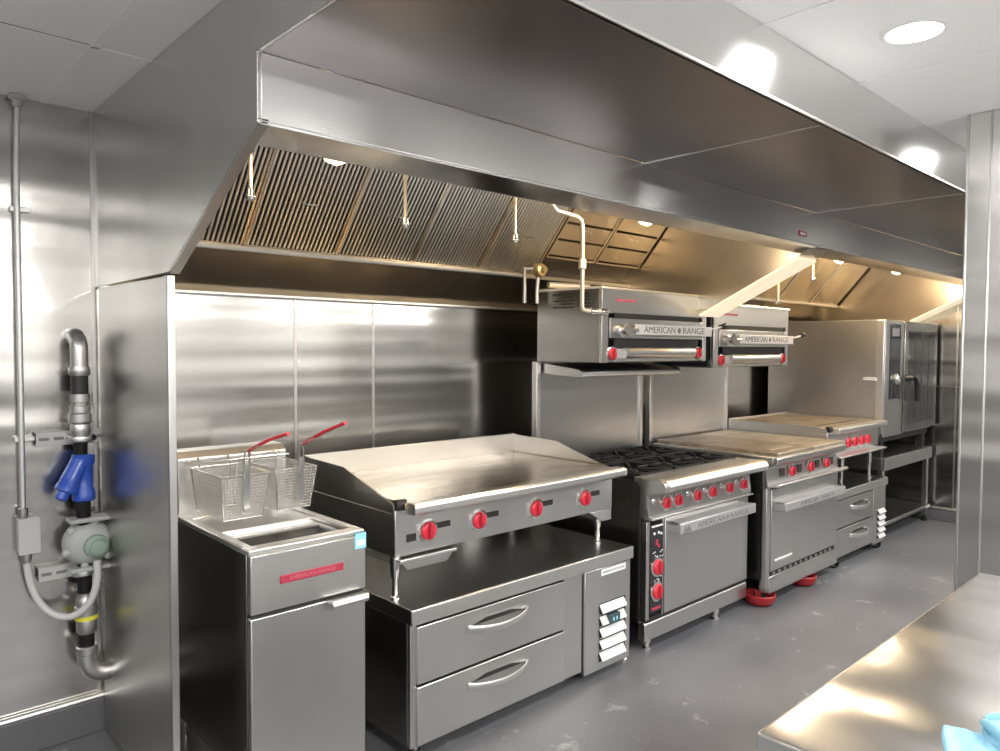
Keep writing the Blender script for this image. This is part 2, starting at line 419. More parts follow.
bx('soffit_joint', M['satin'], hood, 2.381, 2.391, 1.05, 1.744, 2.271, 2.2745, .001)
bx('soffit_joint', M['satin'], hood, 3.891, 3.901, 1.05, 1.744, 2.271, 2.2745, .001)
bx('fascia', M['steel_hood'], hood, HX0 + .010, HX1, 1.038, 1.050, 2.268, 2.462)
bx('fascia_lip', M['satin'], hood, HX0 + .010, HX1, 1.034, 1.050, 2.268, 2.276, .001)
# interior: top, back slope, rear gutter
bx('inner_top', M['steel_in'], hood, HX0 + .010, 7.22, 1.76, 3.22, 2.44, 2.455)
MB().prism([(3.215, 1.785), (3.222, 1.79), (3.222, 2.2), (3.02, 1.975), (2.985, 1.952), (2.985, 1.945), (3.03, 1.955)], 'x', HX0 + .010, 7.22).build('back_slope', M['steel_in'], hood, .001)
bx('back_ledge', M['satin'], hood, HX0 + .010, 7.22, 3.185, 3.223, 1.775, 1.787, .002)
MB().tube([(.86, 2.985, 1.957), (7.2, 2.985, 1.957)], .012, 8).build('filter_rail', M['satin'], hood)
# dark plenum behind the filters
MB().prism([(3.06, 1.99), (3.10, 2.0), (2.72, 2.44), (2.68, 2.44)], 'x', HX0 + .010, 7.22).build('plenum_back', M['steel_dark'], hood)
# maker's plate
pl = bx('name_plate', M['redbadge'], hood, 3.71, 3.80, 1.7415, 1.744, 2.135, 2.162, .001)
MB().box(3.722, 3.788, 1.7405, 1.7416, 2.143, 2.153).build('plate_lettering', M['offwhite'], pl)

# hood lamps
def hood_lamp(x, lab, power):
    t = thing('hood_lamp', lab, 'hood lamp', (x, 2.08, 2.44), 'vapour-proof lamps inside the hood')
    MB().lathe((x, 2.08, 2.44), (0, 0, -1), [(.06, 0), (.06, .03), (.022, .04), (.022, .14), (.05, .15), (.048, .17)], 20).build('lamp_base', M['galv'], t)
    MB().lathe((x, 2.08, 2.27), (0, 0, -1), [(.046, 0), (.05, .05), (.048, .10), (.036, .13), (.001, .145)], 20).build('lamp_glass', M['warmlens'], t)
    l = bpy.data.lights.new('hood_bulb', 'POINT'); l.energy = power; l.color = (1, .78, .53); l.shadow_soft_size = .05
    lo = bpy.data.objects.new('hood_bulb', l); COL.objects.link(lo); lo.parent = t; lo.location = (0, .075, -.25)
for x, lab, p in ((1.215, 'warm glass hood lamp over the fryer end', 5), (2.87, 'warm glass hood lamp left of the hood divider', 18),
                  (5.05, 'warm glass hood lamp right of the hood divider', 22), (6.1, 'warm glass hood lamp above the combi oven end', 22)):
    hood_lamp(x, lab, p)

# baffle filters on the slope
SL = math.atan2(.335, -.286)       # direction up the slope in (y,z)
dirv = Vector((0, math.cos(SL), math.sin(SL))); nrm = Vector((0, -math.sin(SL), math.cos(SL)))  # points up/back
if nrm.z > 0: nrm = -nrm           # towards the room (down/front)
def filt_mat(x, y, z):
    R = Matrix(((1, 0, 0), (0, dirv.y, nrm.y), (0, dirv.z, nrm.z))).to_4x4()
    return Matrix.Translation((x, y, z)) @ R
def make_filter(x0, w, length, label, ribs='v', y=3.0, z=1.972, cat='grease filter', grp='baffle filters in the hood', nb=20):
    t = thing('baffle_filter', label, cat, (x0, y, z), grp)
    T = filt_mat(x0, y, z)
    f = MB(); e = .013
    f.box(.002, e, 0, length, -.03, .012, T); f.box(w - e, w - .002, 0, length, -.03, .012, T)
    f.box(e, w - e, 0, e, -.03, .012, T); f.box(e, w - e, length - e, length, -.03, .012, T)
    f.build('frame', M['steel_in'], t, .001)
    b = MB(); iw = w - 2 * e
    if ribs == 'v':
        for k in range(nb):
            c = e + iw * (k + .5) / nb; h = iw / nb * .26
            b.box(c - h, c + h, e, length - e, -.004, .006, T)
    else:
        il = length - 2 * e
        for k in range(4):
            c = e + il * (k + .5) / 4; h = il / 4 * .44
            b.box(e, w - e, c - h, c + h, -.012, .004, T)
    b.build('baffle', M['satin'] if ribs == 'v' else M['steel_in'], t, .002)
    d = MB(); d.box(e, w - e, e, length - e, -.034, -.028, T); d.build('back_sheet', M['black'] if ribs == 'v' else M['brown'], t)
    for hx in (w * .5,):
        h = MB(); h.tube([T @ Vector(p) for p in ((hx - .03, length * .42, .010), (hx - .03, length * .42, .032), (hx + .03, length * .42, .032), (hx + .03, length * .42, .010))], .0035, 6)
        h.build('handle', M['chrome'], t)
    return t
FW = .4335
ords = ['first', 'second', 'third', 'fourth', 'fifth']
f0 = make_filter(.868, FW, .60, 'ribbed steel baffle filter at the hood\'s left end')
for k in range(1, 5):
    dup(f0, (FW * k, 0, 0), 'ribbed steel baffle filter, %s from the hood\'s left end' % ords[k])
off = dirv * .13
make_filter(3.045, .43, .47, 'filter with cross ribs, just right of the last upright-ribbed filter', 'h', 3.0 + off.y, 1.972 + off.z, grp='cross-ribbed filters left of the hood divider')
make_filter(3.482, .435, .47, 'filter with cross ribs, beside the hood divider', 'h', 3.0 + off.y, 1.972 + off.z, grp='cross-ribbed filters left of the hood divider')
# smooth blank panels in the far hood section
def blank(x0, w, label):
    t = thing('blank_filter_panel', label, 'filter panel', (x0, 3.0, 1.972), 'plain panels in the far hood section')
    T = filt_mat(x0, 3.0, 1.972)
    MB().box(.008, w - .008, 0, .60, -.02, .010, T).build('panel_sheet', M['steel_in'], t, .003)
    MB().box(.012, .028, .01, .58, .010, .018, T).build('panel_edge', M['satin'], t, .002)
    return t
b0 = blank(4.14, .61, 'plain golden panel in the far hood section, beside the divider')
for k, lab in ((1, 'plain golden panel, second from the divider in the far hood section'), (2, 'plain golden panel, third from the divider in the far hood section'),
               (3, 'plain golden panel, fourth from the divider in the far hood section'), (4, 'plain golden panel in the far hood section, beside the far end')):
    dup(b0, (.61 * k, 0, 0), lab)

# ------------------------------------------------------------------ fire suppression pipes
def nozzle(x, y, zt, zb, label, grp='fire suppression drops'):
    t = thing('suppression_nozzle', label, 'nozzle pipe', (x, y, zt), grp)
    MB().tube([(x, y, zt), (x, y, zb + .03)], .0075, 10).build('drop_pipe', M['beigepipe'], t)
    MB().lathe((x, y, zb + .045), (0, 0, -1), [(.010, 0), (.014, .005), (.014, .022), (.018, .026), (.018, .036), (.012, .045)], 14).build('nozzle_head', M['chrome'], t)
    return t
nozzle(1.12, 2.5, 2.44, 2.06, 'thin pale nozzle pipe hanging before the first baffle filter')
nozzle(1.78, 2.5, 2.44, 2.04, 'thin pale nozzle pipe hanging before the third baffle filter')
nozzle(2.41, 2.5, 2.44, 2.04, 'thin pale nozzle pipe hanging before the fifth baffle filter')
nozzle(4.90, 2.44, 2.44, 1.86, 'long pale nozzle pipe dropping onto the right broiler top')
nozzle(5.57, 2.5, 2.44, 2.06, 'thin pale nozzle pipe in the far hood section, right of the broiler')
nozzle(5.15, 2.6, 2.44, 2.18, 'short pale nozzle pipe in the far hood section, behind the right broiler')
t = thing('suppression_pipe', 'long bent pale pipe dropping beside the left broiler', 'nozzle pipe', (2.83, 2.44, 2.44))
pts = [(2.60, 2.44, 2.44), (2.60, 2.44, 2.24), (2.63, 2.44, 2.215), (2.78, 2.44, 2.205), (2.815, 2.44, 2.19), (2.825, 2.44, 2.16), (2.825, 2.44, 1.76), (2.832, 2.438, 1.742), (2.86, 2.43, 1.736), (2.97, 2.41, 1.738)]
MB().tube(pts, .011, 12).build('drop_pipe', M['beigepipe'], t)
MB().lathe((2.825, 2.44, 2.0), (0, 0, -1), [(.012, 0), (.02, .006), (.02, .05), (.012, .056)], 14).build('coupling', M['beigepipe'], t)
MB().lathe((2.87, 2.43, 1.736), (1, -.15, 0), [(.012, 0), (.019, .004), (.019, .035), (.014, .04), (.014, .07), (.019, .075), (.02, .11), (.012, .125)], 14).build('nozzle_head', M['chrome'], t)

# ------------------------------------------------------------------ partition panel at the fryer end
t = thing('end_partition', 'tall upright steel partition sheet between gas pipe and fryer', 'partition', (.80, 2.8, 0))
MB().prism([(2.405, .02), (3.195, .02), (3.195, .36), (3.17, .40), (3.17, .60), (3.19, .64), (3.195, 1.775), (2.405, 1.770)], 'x', .806, .818).build('sheet', M['steel_part'], t, .001)
MB().box(.800, .824, 2.395, 2.407, .02, 1.771).build('front_flange', M['steel'], t, .002)
bx('side_return', M['steel_part'], t, .800, .806, 2.40, 2.43, .02, 1.771, .001)

# ------------------------------------------------------------------ gas pipe on the back wall
px, py = .722, 3.135
t = thing('gas_pipe', 'grey vertical gas pipe with blue strainer on the steel wall', 'gas pipe', (px, 3.22, .3))
MB().tube([(px, 3.222, 1.585), (px, 3.19, 1.585)] + arc((px, 3.19, 1.53), .055, PI / 2, PI, 8) + [(px, py, 1.45)], .031, 18).build('upper_elbow', M['galv'], t)
MB().lathe((px, py, 1.47), (0, 0, -1), [(.035, 0), (.037, .01), (.037, .03), (.034, .035)], 20).build('elbow_collar', M['galv'], t)
MB().lathe((px, py, 1.44), (0, 0, -1), [(.030, 0), (.030, .08)], 18).build('black_sleeve', M['blackplastic'], t)
MB().lathe((px, py, 1.365), (0, 0, -1), [(.034, 0), (.034, .03), (.031, .034), (.031, .04), (.036, .045), (.036, .07), (.041, .075), (.041, .105), (.036, .11), (.033, .115), (.036, .125), (.036, .15), (.030, .165), (.026, .18)], 20).build('union', M['galv'], t)
MB().lathe((px, py, 1.20), (0, 0, -1), [(.024, 0), (.024, .98 - .70)], 16).build('nipple', M['iron'], t)
# blue Y strainer
ys = MB()
ys.lathe((px + .008, py, 1.135), (0, 0, -1), [(.034, 0), (.040, .006), (.040, .035), (.033, .045), (.033, .13), (.040, .14), (.040, .175), (.034, .18)], 20)
d = Vector((-.36, -.10, -.66)).normalized()
ys.lathe((px - .002, py - .005, 1.11), d, [(.034, 0), (.034, .05), (.035, .07), (.035, .10), (.038, .105), (.038, .125), (.022, .13), (.022, .155), (.012, .16)], 20)
ys.build('strainer', M['blue'], t)
MB().lathe((px + .006, py, .96), (0, 0, -1), [(.025, 0), (.025, .40)], 16).build('nipple', M['iron'], t)
MB().lathe((px + .01, py, .60), (0, 0, -1), [(.034, 0), (.034, .02), (.037, .025), (.037, .05), (.041, .055), (.041, .09), (.036, .095), (.033, .10), (.036, .115), (.036, .15), (.03, .16)], 20).build('lower_union', M['galv'], t)
MB().lathe((px + .01, py, .512), (0, 0, -1), [(.0415, 0), (.0415, .016)], 20).build('yellow_band', M['yellow'], t)
MB().lathe((px + .01, py, .445), (0, 0, -1), [(.027, 0), (.027, .07)], 16).build('nipple', M['iron'], t)
MB().tube([(px + .01, py, .385), (px + .01, py, .345)] + arc((px + .075, py, .335), .065, PI, 1.5 * PI, 8, 'xz') + [(.858, py, .27)], .034, 18).build('lower_elbow', M['galv'], t)
MB().lathe((px + .01, py, .392), (0, 0, -1), [(.034, 0), (.038, .004), (.038, .03), (.034, .034)], 18).build('elbow_collar', M['galv'], t)
MB().lathe((.845, py, .27), (1, 0, 0), [(.034, 0), (.038, .004), (.038, .026), (.02, .03)], 18).build('elbow_collar', M['galv'], t)
# gas valve
t = thing('gas_valve', 'round grey cast gas shutoff valve below the blue strainer', 'gas valve', (.735, 3.1, .79))
v = MB(); v.lathe((.742, 3.175, .79), (0, -1, 0), [(.05, 0), (.085, .01), (.088, .03), (.085, .05), (.07, .075), (.05, .085)], 28)
v.build('valve_body', M['castgrey'], t)
MB().box(.672, .812, 3.09, 3.17, .876, .892).build('top_flange', M['castgrey'], t, .004)
MB().box(.672, .812, 3.09, 3.17, .688, .704).build('bottom_flange', M['castgrey'], t, .004)
for k in range(6):
    a = k * PI / 3 + .3
    MB().lathe((.742 + .083 * math.cos(a), 3.13, .79 + .083 * math.sin(a)), (0, -1, 0), [(.013, 0), (.013, .022), (.006, .026)], 10).build('bolt_boss', M['castgrey'], t)
MB().lathe((.759, 3.095, .782), (0, -1, 0), [(.046, 0), (.043, .02), (.030, .03), (.028, .042), (.014, .046)], 22).build('valve_cap', M['greenpad'], t)
# struts
for z, lab in ((1.195, 'slotted grey strut clamping the pipe above the blue strainer'), (.68, 'slotted grey strut clamping the pipe under the gas valve')):
    t = thing('strut_channel', lab, 'strut', (.69, 3.2, z), 'slotted wall struts')
    b_ = MB(); b_.box(.585, .835, 3.188, 3.222, z - .026, z - .021).box(.585, .835, 3.188, 3.222, z + .021, z + .026).box(.585, .835, 3.186, 3.190, z - .026, z + .026)
    ch = b_.build('channel', M['strut'], t, .001)
    sl = MB()
    for k in range(5): sl.box(.594 + k * .049, .628 + k * .049, 3.1855, 3.187, z - .006, z + .006)
    sl.build('slot', M['greytext'], ch)
    c_ = MB(); c_.tube([(px - .036, 3.186, z)] + arc((px, py, z), .036, -PI, 0, 10, 'xy') + [(px + .036, 3.186, z)], .012, 8, squash=(.5, 1)); c_.build('pipe_clamp', M['satin'], t)
    MB().lathe((px + .045, 3.15, z), (0, -1, 0), [(.012, 0), (.012, .012), (.006, .02)], 8).build('clamp_bolt', M['iron'], t)
# conduit and box
t = thing('electrical_conduit', 'thin straight grey conduit running up the wall to the ceiling', 'conduit', (.53, 3.2, .92))
MB().tube([(.548, 3.195, 2.43), (.541, 3.195, 2.20), (.541, 3.195, 1.2), (.541, 3.195, .92)], .0105, 12).build('tube', M['conduit'], t)
MB().lathe((.548, 3.195, 2.46), (0, 0, -1), [(.028, 0), (.028, .012), (.016, .018), (.016, .04)], 16).build('top_fitting', M['boxgrey'], t)
for z in (2.05, 1.2): MB().box(.520, .585, 3.2, 3.222, z - .009, z + .009).build('strap', M['conduit'], t, .002)
MB().lathe((.541, 3.195, .945), (0, 0, -1), [(.014, 0), (.017, .004), (.017, .03), (.014, .04)], 14).build('box_connector', M['galv'], t)
t = thing('junction_box', 'small grey electrical junction box below the conduit', 'junction box', (.545, 3.2, .84))
MB().box(.522, .588, 3.165, 3.222, .775, .905).build('box_body', M['boxgrey'], t, .004)
MB().box(.520, .590, 3.160, 3.166, .773, .907).build('cover', M['boxgrey'], t, .002)
c = MB(); pts = []
A_, B_, C_, D_ = Vector((.548, 3.19, .77)), Vector((.548, 3.18, .44)), Vector((.77, 3.03, .46)), Vector((.757, 3.075, .73))
for i in range(25):
    s_ = i / 24; pts.append(A_ * (1 - s_) ** 3 + B_ * 3 * s_ * (1 - s_) ** 2 + C_ * 3 * s_ * s_ * (1 - s_) + D_ * s_ ** 3)
c.tube(pts, .0135, 12)
t = thing('flexible_conduit', 'grey flexible conduit looping from junction box to gas valve', 'conduit', (.65, 3.15, .5))
c.build('hose', M['flexgrey'], t)
MB().lathe((.548, 3.19, .775), (0, 0, -1), [(.018, 0), (.018, .03), (.014, .04)], 12).build('hose_fitting', M['galv'], t)

# ------------------------------------------------------------------ fryer
FX0, FX1, FY0, FY1 = .95, 1.36, 2.15, 2.86
t = fry = thing('deep_fryer', 'floor standing stainless deep fryer beside the steel partition', 'deep fryer', (1.155, 2.5, 0))
c = MB(); c.box(FX0, FX0 + .02, FY0 + .025, FY1, .17, .906).box(FX1 - .02, FX1, FY0 + .025, FY1, .17, .906).box(FX0 + .02, FX1 - .02, FY1 - .02, FY1, .17, .906).box(FX0 + .02, FX1 - .02, FY0 + .03, FY1 - .02, .17, .20)
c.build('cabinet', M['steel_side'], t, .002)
r_ = MB(); r_.box(FX0 - .002, FX1 + .002, FY0, FY0 + .05, .904, .924).box(FX0 - .002, FX0 + .03, FY0 + .05, 2.70, .904, .924).box(FX1 - .03, FX1 + .002, FY0 + .05, 2.70, .904, .924).box(FX0 - .002, FX1 + .002, 2.70, FY1, .904, .924)
r_.build('top_rim', M['satin'], t, .005)
tk = MB()
X0, X1, Y0, Y1 = FX0 + .03, FX1 - .03, FY0 + .05, 2.70
zt, zb = .905, .70; i = .05
P_ = [(X0, Y0, zt), (X1, Y0, zt), (X1, Y1, zt), (X0, Y1, zt)]; Q_ = [(X0 + i, Y0 + .08, zb), (X1 - i, Y0 + .08, zb), (X1 - i, Y1, zb), (X0 + i, Y1, zb)]
for k in range(4): tk.quad(P_[k], P_[(k + 1) % 4], Q_[(k + 1) % 4], Q_[k])
tk.quad(*Q_); tk.build('tank', M['steel'], t)
bx('rear_deck', M['steel'], t, X0 - .002, X1 + .002, 2.45, 2.71, .902, .918, .003)
bx('tank_divider', M['satin'], t, (X0 + X1) / 2 - .004, (X0 + X1) / 2 + .004, Y0 + .06, 2.40, .78, .80, .002)
bx('tank_crossbar', M['satin'], t, X0, X1, 2.405, 2.455, .893, .905, .002)
bx('control_panel', M['steel_front'], t, FX0, FX1, FY0 - .008, FY0 + .02, .722, .905, .003)
bx('panel_gap', M['black'], t, FX0 + .004, FX1 - .004, FY0 + .004, FY0 + .03, .70, .73, 0)
dr = bx('door', M['steel_front'], t, FX0, FX1, FY0 - .006, FY0 + .02, .13, .709, .004)
MB().prism([(FY0 - .006, .712), (FY0 - .046, .716), (FY0 - .052, .700), (FY0 - .046, .688), (FY0 - .040, .690), (FY0 - .043, .704), (FY0 - .006, .700)], 'x', 1.212, 1.348).build('handle', M['satin'], dr, .002)
bg = bx('badge', M['redbadge'], t, 1.046, 1.272, FY0 - .013, FY0 - .008, .802, .828, .002)
text_mesh('lettering', 'AMERICAN RANGE', M['pink'], bg, (1.075, FY0 - .0135, .815), .016, .0004, width=.165)
st = bx('sticker', M['sticker'], t, 1.318, 1.361, FY0 - .0095, FY0 - .008, .862, .915, 0)
MB().box(1.324, 1.355, FY0 - .0102, FY0 - .0094, .872, .892).build('sticker_mark', M['stickerw'], st)
fu = MB(); fu.prism([(2.775, .92), (2.90, .92), (2.90, 1.155), (2.80, 1.155), (2.775, 1.13)], 'x', .955, 1.385); fu.build('flue', M['white'] if False else M['satin'], t, .004)
hg = MB(); hg.tube([(.965, 2.735, 1.118), (1.375, 2.735, 1.118)], .005, 8)
for x in (.99, 1.345): hg.tube([(x, 2.735, 1.118), (x, 2.785, 1.125)], .005, 8)
hg.build('basket_hanger', M['chrome'], t)
for x in (FX0 + .035, FX1 - .035):
    for y in (FY0 + .06, FY1 - .05): leg_foot(t, x, y, 0, .17, .022)

# fryer baskets
def basket(x0, x1, y0, y1, z0, z1, hx, hend, label):
    t = thing('fry_basket', label, 'fry basket', ((x0 + x1) / 2, (y0 + y1) / 2, z0), 'wire fry baskets hung over the fryer')
    ix, iy = .016, .022
    T = [Vector((x0, y0, z1)), Vector((x1, y0, z1)), Vector((x1, y1, z1)), Vector((x0, y1, z1))]
    B = [Vector((x0 + ix, y0 + iy, z0)), Vector((x1 - ix, y0 + iy, z0)), Vector((x1 - ix, y1 - iy * .4, z0)), Vector((x0 + ix, y1 - iy * .4, z0))]
    w = MB(); pit = .0105; r = .0013
    def wire(a, b):
        w.tube([a, b], r, 4, caps=False)
    for k in range(4):
        a, b, c, d = T[k], T[(k + 1) % 4], B[(k + 1) % 4], B[k]
        n = max(2, int((b - a).length / pit))
        for i in range(n + 1): s = i / n; wire(a.lerp(b, s), d.lerp(c, s))
        n = max(2, int((a - d).length / pit))
        for i in range(n + 1): s = i / n; wire(a.lerp(d, s), b.lerp(c, s))
    n = int((B[1] - B[0]).length / pit)
    for i in range(n + 1): s = i / n; wire(B[0].lerp(B[1], s), B[3].lerp(B[2], s))
    n = int((B[2] - B[1]).length / pit)
    for i in range(n + 1): s = i / n; wire(B[1].lerp(B[2], s), B[0].lerp(B[3], s))
    w.build('wire_mesh', M['satin'], t, auto=False)
    rm = MB(); rm.tube(T + [T[0]], .0032, 8)
    for k in range(4): rm.tube([T[k], B[k]], .0028, 8)
    rm.tube(B + [B[0]], .0028, 8)
    rm.build('rim', M['chrome'], t)
    hk = MB()
    for x in (x0 + .03, x1 - .03): hk.tube([(x, y1, z1 - .05), (x, y1, z1 + .02), (x, y1 + .012, z1 + .035), (x, y1 + .022, z1 + .025)], .003, 8)
    hk.build('hanger_hook', M['chrome'], t)
    h = MB(); e = Vector(hend); s = Vector((hx, y0 - .006, z1 + .085))
    h.box(hx - .011, hx + .011, y0 - .006, y0 - .003, z0 + .03, z1 + .04)
    for sx in (-1, 1): h.tube([(hx + sx * .010, y0 - .005, z1 - .02), (hx + sx * .010, y0 - .005, z1 + .05), s + Vector((sx * .006, 0, 0)), s.lerp(e, .35) + Vector((sx * .005, 0, 0))], .0032, 8)
    ho = h.build('handle', M['chrome'], t)
    g = MB(); m1 = s.lerp(e, .05); g.tube([m1, s.lerp(e, .55) + Vector((0, 0, .006)), e], .0085, 10, squash=(1, .75)); g.build('grip', M['redgrip'], ho)
    return t
basket(.992, 1.165, 2.465, 2.74, .945, 1.10, 1.080, (1.13, 2.25, 1.262), 'wire fry basket with red handle nearest the partition')
basket(1.190, 1.352, 2.465, 2.74, .955, 1.105, 1.287, (1.335, 2.23, 1.285), 'wire fry basket with red handle on the griddle side')

# ------------------------------------------------------------------ refrigerated chef base under the griddle
def bow_handle(parent, x0, x1, y, z, drop=.03, out=.045, r=.012):
    pts = []
    n = 14
    for i in range(n + 1):
        s = i / n; k = math.sin(PI * s) ** .7
        pts.append((x0 + (x1 - x0) * s, y - .004 - out * k, z - drop * .35 * k))
    m = MB(); m.tube(pts, r, 10, squash=(.45, 1.25)); return m.build('handle', M['satin'], parent)
def chef_base(x0, x1, y0, y1, ztop, xr, xl, label, legh=.07, hx=None, thermo=True):
    """xr: where the drawer bank ends, xl: where the louvred panel begins"""
    t = thing('chef_base', label, 'chef base', ((x0 + x1) / 2, (y0 + y1) / 2, 0))
    yb = y0 + .02
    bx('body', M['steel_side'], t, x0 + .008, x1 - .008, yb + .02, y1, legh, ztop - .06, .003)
    bx('worktop', M['steel_work'], t, x0, x1, y0, y1 + .01, ztop - .06, ztop, .006)
    bx('worktop_edge', M['satin2'], t, x0 + .001, x1 - .001, y0 - .003, y0 + .004, ztop - .059, ztop - .003, .002)
    fr = MB(); fr.box(x0 + .008, x0 + .035, yb, yb + .02, legh, ztop - .06).box(xr, xl - .006, yb + .002, yb + .02, legh, ztop - .06).box(x0 + .035, xr, yb + .008, yb + .02, legh, legh + .01)
    fr.build('face_frame', M['steel'], t, .002)
    bx('shadow_gap', M['black'], t, x0 + .03, xr + .006, yb + .012, yb + .022, legh, ztop - .062, 0)
    zmid = (legh + ztop - .06) / 2
    a0, a1 = hx
    for z0, z1 in ((zmid + .004, ztop - .072), (legh + .004, zmid - .006)):
        d = bx('drawer', M['steel_front'], t, x0 + .033, xr, yb - .012, yb + .010, z0, z1, .004)
        bow_handle(d, a0, a1, yb - .012, z1 - .068)
        MB().prism([(a0 + .02, z1 - .062), (a1 - .02, z1 - .062), ((a0 + a1) / 2 + .07, z1 - .044), ((a0 + a1) / 2 - .07, z1 - .044)], 'y', yb - .0135, yb - .012).build('grip_shade', M['steel_dark'], d)  # dark patch painting the shade above the bow handle
    p = bx('louvre_panel', M['steel_front'], t, xl, x1 - .008, yb - .010, yb + .02, legh - .02, ztop - .066, .003)
    w = x1 - xl; s0, s1 = xl + w * .30, xl + w * .83
    sl = MB(); dk = MB()
    nsl = 5; zs = legh + .015; ze = ztop - .23; st_ = (ze - zs) / nsl
    for k in range(nsl):
        z = zs + st_ * k
        dk.box(s0, s1 + .012, yb - .0115, yb - .010, z + .002, z + st_ - .004)
        sl.prism([(yb - .011, z + st_ * .86), (yb - .011, z + st_ * .78), (yb - .030, z + st_ * .18), (yb - .034, z + st_ * .22)], 'x', s0, s1)
    dk.build('louvre_gap', M['black'], p)
    sl.build('louvre', M['white'], p, .001)
    if thermo:
        q = bx('thermostat', M['teal'], p, s0 + w * .14, s0 + w * .36, yb - .038, yb - .012, zs + st_ * 3.1, zs + st_ * 3.9, .002)
        MB().box(s0 + w * .2, s0 + w * .23, yb - .0385, yb - .038, zs + st_ * 3.35, zs + st_ * 3.65).box(s0 + w * .27, s0 + w * .30, yb - .0385, yb - .038, zs + st_ * 3.35, zs + st_ * 3.65).build('readout', M['sticker'], q)
        n = bx('name_plate', M['offwhite'], p, xl + w * .33, xl + w * .86, yb - .0125, yb - .010, ztop - .105, ztop - .075, .001)
        text_mesh('plate_lettering', 'AMERICAN RANGE', M['greytext'], n, (xl + w * .36, yb - .013, ztop - .090), .017, .0004, width=w * .47)
    return t
cb = chef_base(1.56, 2.885, 2.15, 2.98, .588, 2.405, 2.54, 'long two drawer refrigerated chef base under the griddle', .06, (1.835, 2.165))
for x in (1.64, 2.80):
    for y in (2.24, 2.9): leg_foot(cb, x, y, 0, .06, .022)
bx('corner_leg', M['steel'], cb, 2.885, 2.925, 2.20, 2.24, .05, .16, .002)
leg_foot(cb, 2.905, 2.22, 0, .06, .02)

# ------------------------------------------------------------------ griddles
def griddle(x0, x1, yp, yb, z0, zp, yn, knobs, label, ksz, plate, tray=True, slots=True, splash=.10):
    """yp control panel, yb back, z0 panel bottom, zp plate height, yn nose front"""
    t = thing('countertop_griddle', label, 'griddle', ((x0 + x1) / 2, (yp + yb) / 2, z0))
    c = MB(); c.box(x0, x0 + .012, yp + .01, yb, z0, zp - .045).box(x1 - .012, x1, yp + .01, yb, z0, zp - .045).box(x0 + .012, x1 - .012, yb - .015, yb, z0 + .03, zp - .02).box(x0 + .012, x1 - .012, yp + .03, yb - .015, zp - .10, zp - .045)
    c.build('body', M['steel'], t, .002)
    MB().box(x0, x1, yp, yp + .014, z0, zp - .03).build('control_panel', M['steel_front'], t, .003)
    bx('griddle_plate', plate, t, x0 + .022, x1 - .022, yn + .055, yb - .02, zp - .03, zp, .003)
    nz_ = MB(); nz_.prism([(yn + .012, zp + .002), (yn + .06, zp + .004), (yn + .06, zp - .012), (yp + .012, zp - .025), (yp + .012, zp - .045), (yn + .012, zp - .042), (yn, zp - .034), (yn, zp - .008)], 'x', x0 + .03, x1 + .005)
    nz_.build('front_nose', M['satin'], t, .004)
    zs = zp + splash
    L = [(yb, zp - .045), (yb, zs), (yb - .08, zs - .005), (yp + .37, zs - .01), (yp + .24, zp + min(.052, splash * .6)), (yp + .10, zp + min(.012, splash * .3)), (yp + .02, zp - .005), (yp + .01, zp - .012), (yp + .01, zp - .045)]
    MB().prism(L, 'x', x0, x0 + .008).build('side_splash', M['steel'], t, .001)
    MB().prism(L, 'x', x1 - .008, x1).build('side_splash', M['steel'], t, .001)
    MB().box(x0 + .008, x1 - .008, yb - .02, yb, zp - .04, zs).build('back_splash', M['satin'], t, .002)
    # dark trough mouth at the left end of the nose
    MB().tube([(x0 + .004, yp + .004, zp - .012), (x0 + .045, yp - .004, zp - .012)], .022, 12).build('trough_mouth', M['black'], t)
    for kx in knobs:
        if slots:
            bx('viewing_slot', M['black'], t, kx + .035, kx + .115, yp - .002, yp + .002, zp - .130, zp - .106, .0015)
            if kx == knobs[0]: bx('viewing_slot', M['black'], t, kx - .10, kx - .03, yp - .002, yp + .002, zp - .160, zp - .130, .0015)
            MB().box(kx - .055, kx - .035, yp - .004, yp, zp - .16, zp - .10).build('knob_scale', M['satin'], t, .001)
        knob(t, kx, yp, zp - .130, ksz)
    if tray:
        tr = MB(); tr.prism([(x0 + .01, z0 - .012), (x0 + .275, z0 - .012), (x0 + .235, z0 - .052), (x0 + .045, z0 - .052)], 'y', yp - .02, yp + .30); o = tr.build('grease_tray', M['steel'], t, .003)
        MB().box(x0 + .005, x0 + .28, yp - .028, yp - .018, z0 - .018, z0 - .006).build('tray_lip', M['satin'], o, .002)
    return t
g1 = griddle(1.57, 2.868, 2.27, 2.99, .755, .965, 2.18, (1.722, 1.985, 2.322, 2.655), 'wide stainless countertop griddle with four red knobs', .036, M['plate'])
for x in (1.595, 2.80):
    for y in (2.305, 2.92): leg_foot(g1, x, y, .588, .756, .019)
MB().prism([(2.70, .755), (2.866, .755), (2.866, .70), (2.80, .70)], 'y', 2.272, 2.40).build('leg_bracket', M['satin'], g1, .002)

